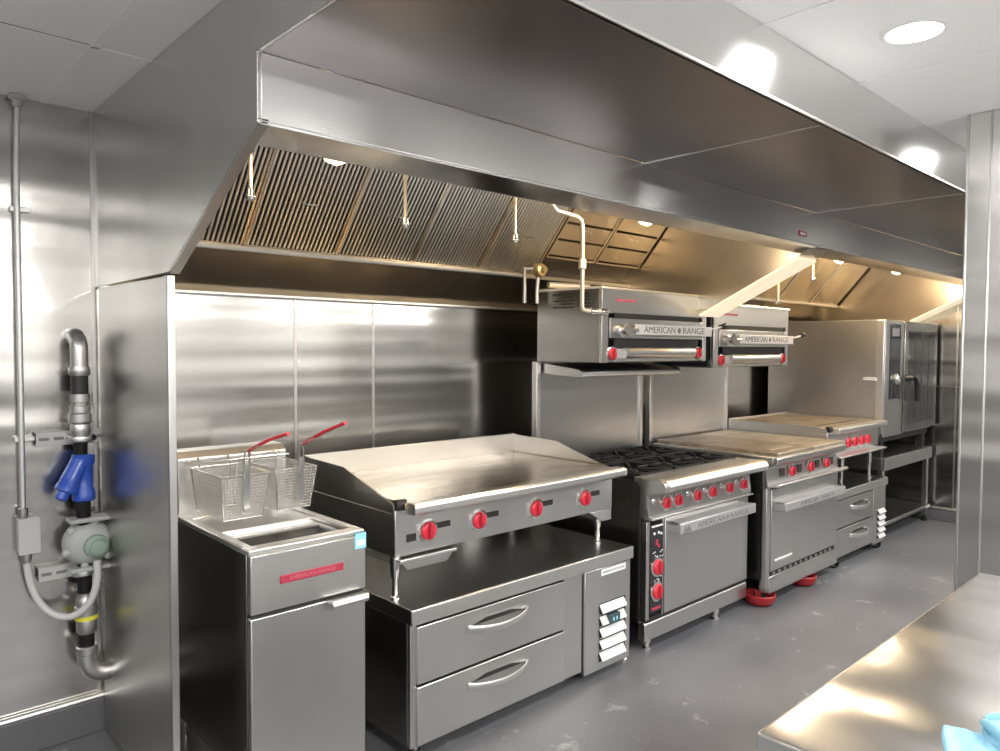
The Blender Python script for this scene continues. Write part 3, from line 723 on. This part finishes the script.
# ------------------------------------------------------------------ range with open burners
t = rg = thing('gas_range', 'six burner gas range with black grates and red knobs', 'gas range', (3.53, 2.5, 0))
RX0, RX1, RY0, RY1 = 3.02, 4.04, 2.19, 2.99
bx('body', M['steel_dark'], t, RX0, RX1 - .004, RY0 + .02, RY1, .15, .86, .002)
bx('side_panel', M['steel_side'], t, RX0 - .002, RX0 + .002, RY0 + .03, RY1, .15, .872, 0)
bx('top_tray', M['black'], t, RX0 + .02, RX1 - .02, RY0 + .02, 2.93, .855, .872, 0)
MB().prism([(RY0 + .005, .69), (RY0 - .035, .70), (RY0 - .02, .815), (2.075, .836), (2.062, .846), (2.058, .868), (2.066, .886), (2.085, .894), (2.25, .897), (2.25, .86), (RY0 + .03, .85), (RY0 + .03, .69)], 'x', RX0, RX1).build('control_band', M['steel_front'], t, .003)
cap = MB(); cap.prism([(2.085, .832), (2.058, .842), (2.052, .868), (2.062, .890), (2.085, .899), (2.16, .899), (2.16, .84)], 'x', RX1, RX1 + .012); cap.build('nose_cap', M['satin'], t, .004)
MB().prism([(2.063, .842), (2.052, .852), (2.047, .868), (2.053, .884), (2.068, .895), (2.11, .8985), (2.11, .894), (2.075, .884), (2.066, .868), (2.072, .846)], 'x', RX0 + .02, RX1).build('bullnose', M['satin'], t, .001)
MB().prism([(RY0 - .05, .686), (RY0 - .05, .694), (RY0 + .01, .700), (RY0 + .01, .686)], 'x', RX0 + .01, RX1).build('band_lip', M['satin'], t, .001)
for kx in (3.168, 3.277, 3.457, 3.608, 3.789, 3.946): knob(t, kx, RY0 - .027, .757, .030)
kd = MB()
for x in (3.06, 3.37, 3.53, 3.70, 3.865): kd.lathe((x, RY0 - .028, .78), (0, -1, 0), [(.016, 0), (.016, .006), (.008, .012)], 12)
kd.build('pilot_button', M['chrome'], t)
# grates and burners
for gi in range(3):
    for gj in range(2):
        gx0 = RX0 + .03 + gi * .322; gx1 = gx0 + .314; gy0 = 2.245 + gj * .335; gy1 = gy0 + .328
        g = MB(); zt = .905; b_ = .007
        for (a, b, c, d) in ((gx0, gx1, gy0, gy0 + .014), (gx0, gx1, gy1 - .014, gy1), (gx0, gx0 + .014, gy0, gy1), (gx1 - .014, gx1, gy0, gy1)): g.box(a, b, c, d, .872, zt)
        cx, cy = (gx0 + gx1) / 2, (gy0 + gy1) / 2
        for k in range(8):
            a = k * PI / 4; d = Vector((math.cos(a), math.sin(a), 0)); rr = .155 if k % 2 == 0 else .20
            p0 = Vector((cx, cy, zt - .006)) + d * .05; p1 = Vector((cx, cy, zt - .006)) + d * rr
            g.tube([p0, p1], .0085, 6)
        g.build('grate', M['iron'], t, .002)
        MB().lathe((cx, cy, .872), (0, 0, 1), [(.05, 0), (.05, .012), (.035, .018), (.03, .024), (.001, .025)], 18).build('burner', M['iron'], t)
# oven door and side controls
bx('door_gap', M['black'], t, RX0 + .01, RX1 - .01, RY0 + .012, RY0 + .022, .15, .69, 0)
d = bx('oven_door', M['steel_front'], t, 3.185, RX1 - .006, RY0 - .020, RY0 + .015, .175, .672, .004)
hb = MB(); hb.box(3.20, 3.975, 2.088, 2.102, .597, .652).box(3.20, 3.225, 2.10, RY0 - .018, .60, .652).box(3.95, 3.975, 2.10, RY0 - .018, .60, .652).box(3.2, 3.975, 2.10, RY0 - .018, .640, .652)
h = hb.build('handle', M['handleplate'], d, .004)
text_mesh('lettering', 'AMERICAN', M['greytext'], h, (3.36, 2.0875, .622), .042, .0006, width=.27)
text_mesh('lettering', 'RANGE', M['greytext'], h, (3.69, 2.0875, .622), .042, .0006, width=.20)
em = MB(); em.lathe((3.66, 2.0876, .622), (0, -1, 0), [(.012, 0), (.012, .001)], 12); em.build('emblem', M['greytext'], h)
em = MB(); em.prism([(3.225, .605), (3.245, .64), (3.26, .615), (3.275, .64), (3.30, .605), (3.262, .600)], 'y', 2.0865, 2.088); em.build('emblem', M['greytext'], h)
pn = bx('oven_control_panel', M['blackgloss'], t, 3.06, 3.168, RY0 - .018, RY0 + .012, .20, .655, .002)
pf = MB(); pf.box(3.03, 3.058, RY0 - .014, RY0 + .015, .17, .675).box(3.17, 3.182, RY0 - .014, RY0 + .015, .17, .675); pf.build('panel_frame', M['steel'], t, .002)
MB().box(3.066, 3.162, RY0 - .020, RY0 - .017, .640, .649).build('panel_edge_strip', M['offwhite'], pn)
lt = MB()
for (x, z) in ((3.09, .607), (3.128, .607), (3.15, .600)): lt.lathe((x, RY0 - .018, z), (0, -1, 0), [(.008, 0), (.006, .004)], 10)
for k in range(16):
    x = 3.072 + random.random() * .085; z = random.choice((.50, .48, .375, .36, .35, .245)) + random.random() * .012
    lt.box(x, x + .006 + .010 * random.random(), RY0 - .0188, RY0 - .018, z, z + .005)
lt.build('panel_marking', M['offwhite'], pn)
rl = MB(); rl.box(3.10, 3.122, RY0 - .020, RY0 - .018, .545, .575).box(3.122, 3.138, RY0 - .020, RY0 - .018, .53, .548).box(3.075, 3.15, RY0 - .019, RY0 - .018, .212, .226); rl.build('panel_red_marking', M['redbadge'], pn)
knob(t, 3.116, RY0 - .017, .432, .040); knob(t, 3.116, RY0 - .017, .305, .040)
MB().prism([(RY0 - .014, .062), (RY0 - .014, .148), (RY0 - .006, .158), (RY0 + .03, .158), (RY0 + .03, .062)], 'x', 3.025, RX1).build('kick_plate', M['steel_front'], t, .003)
bx('oven_floor_vent', M['black'], t, 3.03, RX1 - .01, RY0 - .012, RY0 + .01, .155, .176, 0)
for x, y in ((3.10, 2.22), (3.73, 2.20), (3.98, 2.3), (3.1, 2.86), (3.98, 2.86)): leg_foot(t, x, y, 0, .07 if y < 2.25 else .15, .022)

# ------------------------------------------------------------------ risers and broilers
def riser(x0, x1, y, z0, z1, label, shelf):
    t = thing('backguard_riser', label, 'backguard', ((x0 + x1) / 2, y, z0), 'tall steel risers behind the ranges')
    bx('panel', M['steel'], t, x0 + .03, x1 - .03, y + .012, y + .028, z0, z1, .001)
    for a in (x0, x1 - .035): bx('post', M['satin'], t, a, a + .035, y, y + .04, z0, z1, .003)
    if shelf:
        MB().prism([(y + .0, 1.46), (y + .0, 1.405), (y - .06, 1.395), (2.66, 1.385), (2.645, 1.39), (2.645, 1.415), (2.67, 1.43), (y - .02, 1.46)], 'x', x0 + .05, x1 - .01).build('shelf', M['steel'], t, .002)
        MB().tube([(x0 + .06, 2.652, 1.40), (x1 - .02, 2.652, 1.40)], .013, 10).build('shelf_lip', M['satin'], t)
    return t
riser(3.02, 4.04, 2.945, .872, 1.47, 'tall steel riser with shelf behind the six burner range', True)
riser(4.14, 5.16, 2.96, .861, 1.425, 'tall plain steel riser behind the hot top range', False)

def broiler(x0, x1, y0, y1, z0, z1, label, vents, grip):
    t = thing('wall_broiler', label, 'broiler', ((x0 + x1) / 2, (y0 + y1) / 2, z0), 'salamander broilers above the ranges')
    h = z1 - z0
    Z = lambda f: z0 + h * f
    c = MB(); c.box(x0, x0 + .012, y0 + .02, y1, z0, z1 - .004).box(x1 - .012, x1, y0 + .02, y1, z0, z1 - .004).box(x0 + .012, x1 - .012, y1 - .012, y1, z0, z1 - .004).box(x0 + .012, x1 - .012, y0 + .03, y1 - .012, z0, z0 + .012)
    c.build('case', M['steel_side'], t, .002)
    MB().prism([(y0 - .012, z1 - .012), (y0 - .004, z1), (y1, z1 + .006), (y1, z1 - .01)], 'x', x0 - .006, x1 + .006).build('top_cover', M['satinr'], t, .002)
    bx('cavity', M['black'], t, x0 + .012, x1 - .012, y0 + .03, y1 - .05, Z(.05), Z(.68), 0)
    f = MB(); f.box(x0, x1, y0, y0 + .02, Z(.655), z1 - .008).box(x0, x0 + .055, y0, y0 + .02, z0, Z(.655)).box(x1 - .04, x1, y0, y0 + .02, z0, Z(.655)).box(x0 + .055, x1 - .04, y0, y0 + .02, z0 + .005, Z(.19))
    f.build('face_frame', M['steel_front'], t, .003)
    bx('front_plate', M['steel_front'], t, x0 + .06, x1 - .055, y0 - .006, y0 + .012, Z(.325), Z(.59), .003)
    sl = MB(); sl.box(x0 + .10, x1 - .09, y0 - .003, y0, Z(.595), Z(.66)); sl.build('upper_slot', M['black'], t)
    sl = MB(); sl.box(x0 + .10, x1 - .10, y0 - .003, y0, Z(.195), Z(.315)); sl.build('lower_slot', M['black'], t)
    n = bx('name_plate', M['redbadge'], t, x0 + .115, x0 + .29, y0 - .0025, y0, Z(.815), Z(.845), 0)
    MB().box(x0 + .12, x0 + .285, y0 - .003, y0 - .0025, Z(.826), Z(.834)).build('plate_lettering', M['pink'], n)
    MB().tube([(x0 + .175, y0 - .012, Z(.13)), (x1 - .175, y0 - .012, Z(.13))], .030, 16).build('drip_roll', M['steel_front'], t)
    knob(t, x0 + .08, y0, Z(.115), .032); knob(t, x1 - .105, y0, Z(.125), .032)
    # raising lever
    lv = MB(); lv.prism([(x0 + .24, Z(.375)), (x0 + .24, Z(.515)), (x1 - .01, Z(.515)), (x1 - .01, Z(.375))], 'y', y0 - .045, y0 - .033)
    lv.tube([(x1 - .03, y0 - .039, Z(.48)), (x1 + .05, y0 - .04, Z(.50)), (x1 + .11, y0 - .045, Z(.53))], .007, 8)
    o = lv.build('lever', M['brightplate'], t, .002)
    pv = MB(); pv.lathe((x0 + .15, y0, Z(.43)), (0, -1, 0), [(.034, 0), (.034, .02), (.02, .03), (.02, .05)], 16); pv.tube([(x0 + .15, y0 - .04, Z(.43)), (x0 + .26, y0 - .04, Z(.44))], .012, 8); pv.build('pivot', M['galv'], o)
    MB().prism([(x0 + .12, Z(.42)), (x0 + .155, Z(.54)), (x0 + .185, Z(.47)), (x0 + .21, Z(.36)), (x0 + .165, Z(.35))], 'y', y0 - .056, y0 - .050).build('emblem', M['greytext'], o)
    MB().lathe((x1 + .10, y0 - .045, Z(.53)), (1, -.05, .15), [(.012, 0), (.018, .01), (.020, .04), (.014, .06), (.004, .065)], 12).build('lever_grip', M['blackplastic'], o)
    text_mesh('lettering', 'AMERICAN', M['greytext'], o, (x0 + .31, y0 - .0455, Z(.445)), .052, .0006, width=.30)
    text_mesh('lettering', 'RANGE', M['greytext'], o, (x0 + .69, y0 - .0455, Z(.445)), .052, .0006, width=.23)
    em = MB(); em.lathe((x0 + .65, y0 - .0452, Z(.445)), (0, -1, 0), [(.016, 0), (.016, .001)], 12); em.build('emblem', M['greytext'], o)
    if vents:
        v = MB()
        for r in range(5):
            z = z1 - .035 - r * .018
            for (a, b) in ((2.55, 2.64), (2.67, 2.76) if r % 2 else (2.66, 2.82)): v.box(x0 - .0015, x0, a, b, z, z + .007)
        v.build('side_vent', M['black'], t)
    else:
        MB().box(x0 - .004, x0, y0 + .04, y1 - .02, z0 + .01, z1 - .02).build('side_shield', M['blackgloss'], t, .001)
    return t
broiler(3.02, 4.035, 2.47, 2.945, 1.472, 1.876, 'stainless broiler with red knobs above the six burner range', True, None)
broiler(4.155, 5.165, 2.49, 2.96, 1.427, 1.842, 'stainless broiler with red knobs above the hot top range', False, None)
# gas regulator on the left broiler
t = thing('gas_regulator', 'small brass gas regulator at the back of the left broiler', 'gas regulator', (2.99, 2.92, 1.88))
MB().lathe((2.97, 2.88, 1.985), (0, -1, 0), [(.02, -.03), (.04, -.02), (.043, 0), (.035, .02), (.018, .026), (.018, .045)], 18).build('diaphragm', mat_plate('brass_casting', (.55, .42, .2), (.75, .62, .35), .35), t)
MB().tube([(2.97, 2.89, 1.97), (2.97, 2.90, 1.88), (2.97, 2.90, 1.80)], .012, 10).build('riser_pipe', M['galv'], t)
MB().tube([(2.90, 2.93, 1.80), (2.90, 2.93, 1.99), (2.94, 2.90, 1.99)], .013, 10).build('supply_pipe', M['galv'], t)
t = thing('gas_manifold_pipe', 'short pale pipe on top of the left broiler', 'pipe', (3.1, 2.85, 1.9))
MB().tube([(3.02, 2.86, 1.905), (3.30, 2.80, 1.905)], .017, 12).build('pipe', M['beigepipe'], t)
t = thing('gas_hose', 'pale curved gas fitting behind the right broiler', 'pipe', (5.45, 2.9, 1.8))
MB().tube([(5.30, 2.90, 1.88), (5.42, 2.86, 1.875), (5.50, 2.84, 1.85), (5.72, 2.82, 1.85)], .016, 10).build('pipe', M['beigepipe'], t)
MB().lathe((5.55, 2.835, 1.85), (1, -.05, 0), [(.018, 0), (.028, .006), (.028, .05), (.018, .056)], 12).build('coupling', M['satin'], t)

# ------------------------------------------------------------------ hot top range
t = ht = thing('hot_top_range', 'hot top range with three red knobs and oven below', 'gas range', (4.64, 2.5, 0))
HX0_, HX1_, HY0, HY1 = 4.13, 5.14, 2.11, 3.01
bx('body', M['steel_dark'], t, HX0_ + .004, HX1_ - .004, HY0 + .02, HY1, .15, .86, .002)
bx('side_panel', M['steel_side'], t, HX0_, HX0_ + .004, HY0 + .02, HY1, .15, .86, 0)
bx('front_post', M['steel'], t, HX0_, HX0_ + .05, HY0 - .008, HY0 + .03, .08, .715, .003)
bx('front_post', M['steel'], t, HX1_ - .03, HX1_, HY0 - .008, HY0 + .03, .08, .715, .003)
MB().prism([(HY0 + .005, .705), (HY0 - .01, .715), (HY0 + .005, .83), (2.06, .855), (2.045, .868), (2.045, .896), (2.06, .902), (2.2, .902), (2.2, .85), (HY0 + .03, .84), (HY0 + .03, .705)], 'x', HX0_ + .01, HX1_).build('control_band', M['steel_front'], t, .003)
MB().prism([(HY0 - .075, .728), (HY0 - .075, .740), (HY0 - .06, .748), (HY0 + .01, .726), (HY0 + .01, .714)], 'x', HX0_ + .01, HX1_ + .01).build('drip_ledge', M['satin'], t, .003)
for kx in (4.44, 4.70, 4.935): knob(t, kx, HY0 - .004, .787, .032)
ks = MB()
for kx in (4.33, 4.56, 4.82, 5.03): ks.box(kx - .03, kx + .03, HY0 - .006, HY0 + .004, .765, .815)
ks.build('knob_recess', M['blackplastic'], t, .002)
bx('hot_plate', M['hottop'], t, HX0_ + .06, HX0_ + .55, 2.065, 2.93, .895, .925, .004)
bx('hot_plate', M['hottop_b'], t, HX0_ + .555, HX1_ - .005, 2.065, 2.93, .895, .925, .004)
bx('plate_seam', M['black'], t, HX0_ + .06, HX1_ - .01, 2.07, 2.92, .89, .90, 0)
bx('heat_ring', M['hottop_b'], t, HX0_ + .15, HX0_ + .46, 2.16, 2.22, .925, .9285, .001)
bx('side_rail', M['satin'], t, HX0_ + .005, HX0_ + .055, 2.07, 2.93, .868, .905, .004)
d = bx('oven_door', M['steel_front'], t, HX0_ + .055, HX1_ - .035, HY0 - .012, HY0 + .02, .20, .700, .004)
hb = MB(); hb.box(HX0_ + .085, HX1_ - .055, HY0 - .085, HY0 - .072, .572, .622).box(HX0_ + .085, HX0_ + .11, HY0 - .074, HY0 - .01, .572, .622).box(HX1_ - .08, HX1_ - .055, HY0 - .074, HY0 - .01, .572, .622).box(HX0_ + .085, HX1_ - .055, HY0 - .074, HY0 - .01, .612, .622)
h = hb.build('handle', M['handleplate'], d, .004)
text_mesh('lettering', 'AMERICAN', M['greytext'], h, (HX0_ + .28, HY0 - .0855, .596), .036, .0005, width=.25)
text_mesh('lettering', 'RANGE', M['greytext'], h, (HX0_ + .58, HY0 - .0855, .596), .036, .0005, width=.19)
MB().box(HX0_ + .10, HX0_ + .33, HY0 - .014, HY0 - .012, .255, .268).build('door_badge', M['offwhite'], d)
vt = MB(); vt.box(HX0_ + .055, HX1_ - .03, HY0 + .0, HY0 + .012, .165, .20); vt.build('vent_slot', M['black'], t)
vt = MB()
for k in range(12):
    x = HX0_ + .10 + k * .073; vt.box(x, x + .03, HY0 - .004, HY0 + .0, .172, .188)
vt.build('vent_fin', M['steel'], t)
MB().prism([(HY0 - .016, .070), (HY0 - .016, .15), (HY0 - .008, .168), (HY0 + .03, .168), (HY0 + .03, .070)], 'x', HX0_ + .03, HX1_).build('kick_plate', M['steel_front'], t, .003)
def caster(parent, x, y, z0, z1):
    c = MB(); c.lathe((x, y, z1 - .06), (0, 0, 1), [(.018, 0), (.018, .02), (.011, .022), (.011, .06)], 12); c.box(x - .022, x - .017, y - .02, y + .02, z0 + .035, z1 - .055); c.box(x + .017, x + .022, y - .02, y + .02, z0 + .035, z1 - .055); c.box(x - .022, x + .022, y - .02, y + .02, z1 - .062, z1 - .055)
    o = c.build('caster', M['chrome'], parent)
    MB().lathe((x - .015, y, z0 + .036), (1, 0, 0), [(.03, 0), (.036, .004), (.036, .026), (.03, .03)], 18).build('wheel', M['iron'], o)
for x, y in ((4.16, 2.15), (4.72, 2.15), (4.18, 2.85), (5.08, 2.85)): caster(t, x, y, .006, .15)
for x, lab in ((4.16, 'red round caster dish under the hot top range, nearer the burner range'), (4.72, 'red round caster dish under the hot top range, nearer the far end')):
    o = MB(); o.lathe((x, 2.15, 0), (0, 0, 1), [(.055, 0), (.072, .008), (.085, .028), (.092, .062), (.088, .066), (.084, .062), (.070, .014), (.001, .010)], 28)
    tag(o.build('caster_dish', M['reddish'], None, 0, (x, 2.15, 0)), lab, 'caster dish', 'red caster dishes on the floor')

# ------------------------------------------------------------------ second chef base with small griddle
c2 = chef_base(5.165, 6.12, 2.12, 2.93, .552, 5.86, 5.875, 'short two drawer chef base between hot top range and oven stand', .07, (5.42, 5.735), thermo=False)
for x in (5.24, 6.02):
    for y in (2.16, 2.86): caster(c2, x, y, 0, .075)
g2 = griddle(5.17, 6.10, 2.19, 2.96, .80, .995, 2.12, (5.50, 5.62, 5.74, 5.86), 'short countertop griddle with clustered red knobs beside the combi oven', .036, M['hottop'], tray=False, slots=False, splash=.012)
MB().prism([(2.09, .790), (2.09, .800), (2.105, .806), (2.20, .80), (2.20, .788)], 'x', 5.16, 6.0).build('drip_ledge', M['satin'], g2, .003)
bx('plate_slot', M['black'], g2, 5.26, 5.98, 2.30, 2.315, .995, .9965, 0)
for x in (5.46, 5.98):
    for y in (2.21, 2.9): leg_foot(g2, x, y, .552, .80, .018)

# ------------------------------------------------------------------ combi oven on its stand
t = cv = thing('combi_oven', 'tall stainless combi oven with dark glass door at far end', 'combi oven', (6.75, 2.65, .83))
OX0, OX1, OY0, OY1, OZ0, OZ1 = 6.15, 7.36, 2.17, 3.14, .85, 1.785
M['steel_oven'] = steel('steel_oven_sheet', (.56, .55, .53), .36, grain=(90, 2, 420), wave=.003)
bx('casing', M['steel_oven'], t, OX0, OX1, OY0 + .03, OY1, OZ0, OZ1, .004)
bx('corner_trim', M['satin'], t, OX0 - .004, OX0 + .02, OY0 + .01, OY0 + .07, OZ0 + .03, OZ1 - .005, .006)
bx('side_clip', M['white'], t, OX0 - .012, OX0 - .003, OY0 + .06, OY0 + .16, 1.30, 1.325, .002)
bx('base_plinth', M['black'], t, OX0 + .03, OX1 - .02, OY0 + .05, OY1 - .03, .80, OZ0, .002)
cp = bx('control_column', M['steel_front'], t, OX0, 6.545, OY0, OY0 + .035, OZ0, OZ1, .006)
MB().box(6.24, 6.47, OY0 - .004, OY0 + .002, 1.15, OZ1 - .03).build('control_glass', M['blackgloss'], cp, .002)
MB().box(6.28, 6.43, OY0 - .0055, OY0 - .004, 1.655, 1.72).build('display', M['boxgrey'], cp)
MB().box(6.28, 6.43, OY0 - .0055, OY0 - .004, 1.57, 1.635).build('keypad', M['teal'], cp)
MB().lathe((6.37, OY0 - .004, 1.31), (0, -1, 0), [(.045, 0), (.045, .012), (.03, .02), (.028, .03)], 20).build('selector_dial', M['satin'], cp)
MB().lathe((6.37, OY0 - .004, 1.20), (0, -1, 0), [(.04, 0), (.04, .006)], 20).build('socket', M['blackplastic'], cp)
d = MB(); d.box(6.555, OX1, OY0 - .01, OY0 + .03, OZ0 + .02, OZ1 - .005); d = d.build('oven_door', M['steel_side'], t, .006)
MB().box(6.64, OX1 - .08, OY0 - .013, OY0 - .009, OZ0 + .08, OZ1 - .08).build('door_glass', M['glass'], d, .003)
wf = MB(); 
for x in (6.78, 6.95, 7.12): wf.box(x, x + .006, OY0 - .0145, OY0 - .013, OZ0 + .12, OZ1 - .12)
wf.build('glass_highlight_bar', M['steel_dark'], d)
hd = MB(); hd.lathe((6.61, OY0 - .01, 1.315), (0, -1, 0), [(.03, 0), (.026, .03), (.022, .05)], 14); hd.tube([(6.60, OY0 - .055, 1.33), (6.66, OY0 - .06, 1.315), (6.70, OY0 - .062, 1.26), (6.71, OY0 - .062, 1.12)], .02, 10, squash=(1, .6)); hd.build('door_handle', M['blackplastic'], d)
t = thing('oven_stand', 'open steel stand with bottom shelf under the combi oven', 'equipment stand', (6.8, 2.65, 0))
for x in (6.26, 7.32):
    for y in (2.22, 3.08):
        l_ = MB(); l_.box(x - .02, x + .02, y - .02, y + .02, .05, .60); lo = l_.build('leg', M['steel'], t, .002)
        MB().lathe((x, y, 0), (0, 0, 1), [(.024, 0), (.024, .02), (.014, .03), (.014, .06)], 12).build('foot', M['iron'], lo)
tp = MB(); tp.box(6.22, 7.36, 2.18, 2.20, .575, .675).box(6.22, 6.24, 2.20, 3.12, .575, .675).box(7.34, 7.36, 2.20, 3.12, .575, .675).box(6.24, 7.34, 2.20, 3.12, .655, .675)
tp.build('top_frame', M['steel'], t, .003)
for x in (6.3, 7.28):
    for y in (2.26, 3.04): bx('support_block', M['black'], t, x - .03, x + .03, y - .03, y + .03, .675, .80, .002)
bx('bottom_shelf', M['steel'], t, 6.24, 7.34, 2.18, 3.12, .125, .155, .003)
bx('back_sheet', M['steel_dark'], t, 6.24, 7.34, 3.10, 3.12, .155, .575, 0)

# ------------------------------------------------------------------ prep counter in the foreground
t = thing('prep_counter', 'bright stainless prep counter with a light blue cloth lying on it', 'counter', (1.9, .2, 0))
CT = .88
c = MB(); c.box(1.19, 2.55, -.62, .613, CT - .035, CT); c.build('worktop', M['steel_top'], t, .004)
c = MB(); c.box(1.186, 1.192, -.62, .613, CT - .06, CT - .002).box(1.19, 2.55, .610, .616, CT - .06, CT - .002); c.build('edge_skirt', M['satin'], t, .002)
for x in (1.26, 2.48):
    for y in (-.55, .54):
        l_ = MB(); l_.tube([(x, y, .04), (x, y, CT - .035)], .02, 14); lo = l_.build('leg', M['satin'], t)
        MB().lathe((x, y, 0), (0, 0, 1), [(.02, 0), (.024, .01), (.022, .04)], 14).build('foot', M['galv'], lo)
bx('lower_shelf', M['steel'], t, 1.23, 2.51, -.58, .575, .24, .265, .003)

# folded blue cloth
def cloth(ox, oy, z):
    t = thing('cleaning_cloth', 'crumpled light blue cleaning cloth on the bright prep counter', 'cloth', (ox, oy, z))
    A, B = Vector((-.96, -.27, 0)), Vector((.50, -.86, 0)).normalized()
    W = lambda u, v, h: Vector((ox, oy, z)) + A * u + B * v + Vector((0, 0, h))
    def sheet(name, u0, u1, v0, v1, zb, ht, seed, n=26):
        m = MB(); rnd = random.Random(seed); ph = [rnd.random() * 6 for _ in range(6)]
        g = []
        for i in range(n + 1):
            row = []
            for j in range(n + 1):
                u, v = i / n, j / n
                e = min(1, min(u, 1 - u, v, 1 - v) * 7); e = math.sqrt(max(0, 1 - (1 - e) ** 2))
                h = ht * (.62 + .2 * math.sin(5 * u + 3 * v + ph[0]) + .22 * math.sin(9 * v - 4 * u + ph[1]) + .12 * math.sin(15 * u + ph[2]))
                p = W(u0 + (u1 - u0) * u + .006 * math.sin(7 * v + ph[3]), v0 + (v1 - v0) * v + .004 * math.sin(6 * u + ph[4]), zb + max(.001, h) * e)
                row.append(m.bm.verts.new(p))
            g.append(row)
        for i in range(n):
            for j in range(n):
                f = m.bm.faces.new((g[i][j], g[i + 1][j], g[i + 1][j + 1], g[i][j + 1])); f.smooth = True
        return m.build(name, M['cloth'], t, auto=False)
    sheet('flat_fold', .02, .22, .0, .075, .0005, .016, 3)
    sheet('crumpled_fold', .0, .22, .055, .21, .0005, .028, 8)
    for (u0, v0, u1, v1, um, vm, r) in ((-.005, .066, .11, .20, .005, .12, .012), (.01, .062, .20, .15, .08, .075, .011), (.0, .08, .02, .22, .0, .15, .010)):
        p = []
        for i in range(17):
            q = i / 16
            uu = u0 * (1 - q) ** 2 + um * 2 * q * (1 - q) + u1 * q * q; vv = v0 * (1 - q) ** 2 + vm * 2 * q * (1 - q) + v1 * q * q
            p.append(W(uu, vv, .016 + .014 * math.sin(PI * q)))
        MB().tube(p, [r * (.45 + .55 * math.sin(PI * min(1, i / 16 * .9 + .08))) for i in range(17)], 12).build('rolled_fold', M['cloth'], t)
cloth(1.462, .402, CT)

# ------------------------------------------------------------------ world, camera, view
w = bpy.data.worlds.new('room_air'); sc.world = w; w.use_nodes = True
w.node_tree.nodes['Background'].inputs[0].default_value = (.8, .82, .85, 1); w.node_tree.nodes['Background'].inputs[1].default_value = .3

cam = bpy.data.cameras.new('camera'); co = bpy.data.objects.new('camera', cam); COL.objects.link(co)
yaw, pitch, roll = (math.radians(a) for a in (47.16, -2.19, .28))
f = Vector((math.cos(yaw) * math.cos(pitch), math.sin(yaw) * math.cos(pitch), math.sin(pitch)))
r = Vector((math.sin(yaw), -math.cos(yaw), 0)); u = r.cross(f)
r2 = r * math.cos(roll) + u * math.sin(roll); u2 = -r * math.sin(roll) + u * math.cos(roll)
mw = Matrix((r2, u2, -f)).transposed().to_4x4(); mw.translation = (0, 0, 1.55)
co.matrix_world = mw
cam.sensor_fit = 'HORIZONTAL'; cam.sensor_width = 36; cam.lens = 732.8 / 1000 * 36; cam.clip_start = .05
sc.camera = co
sc.view_settings.view_transform = 'Standard'; sc.view_settings.look = 'None'; sc.view_settings.exposure = 0.33
try:
    sc.cycles.use_denoising = True; sc.cycles.max_bounces = 10; sc.cycles.glossy_bounces = 6; sc.cycles.diffuse_bounces = 4
    sc.cycles.sample_clamp_indirect = 6
except Exception: pass
for o in bpy.data.objects:
    if '_o' in o: del o['_o']
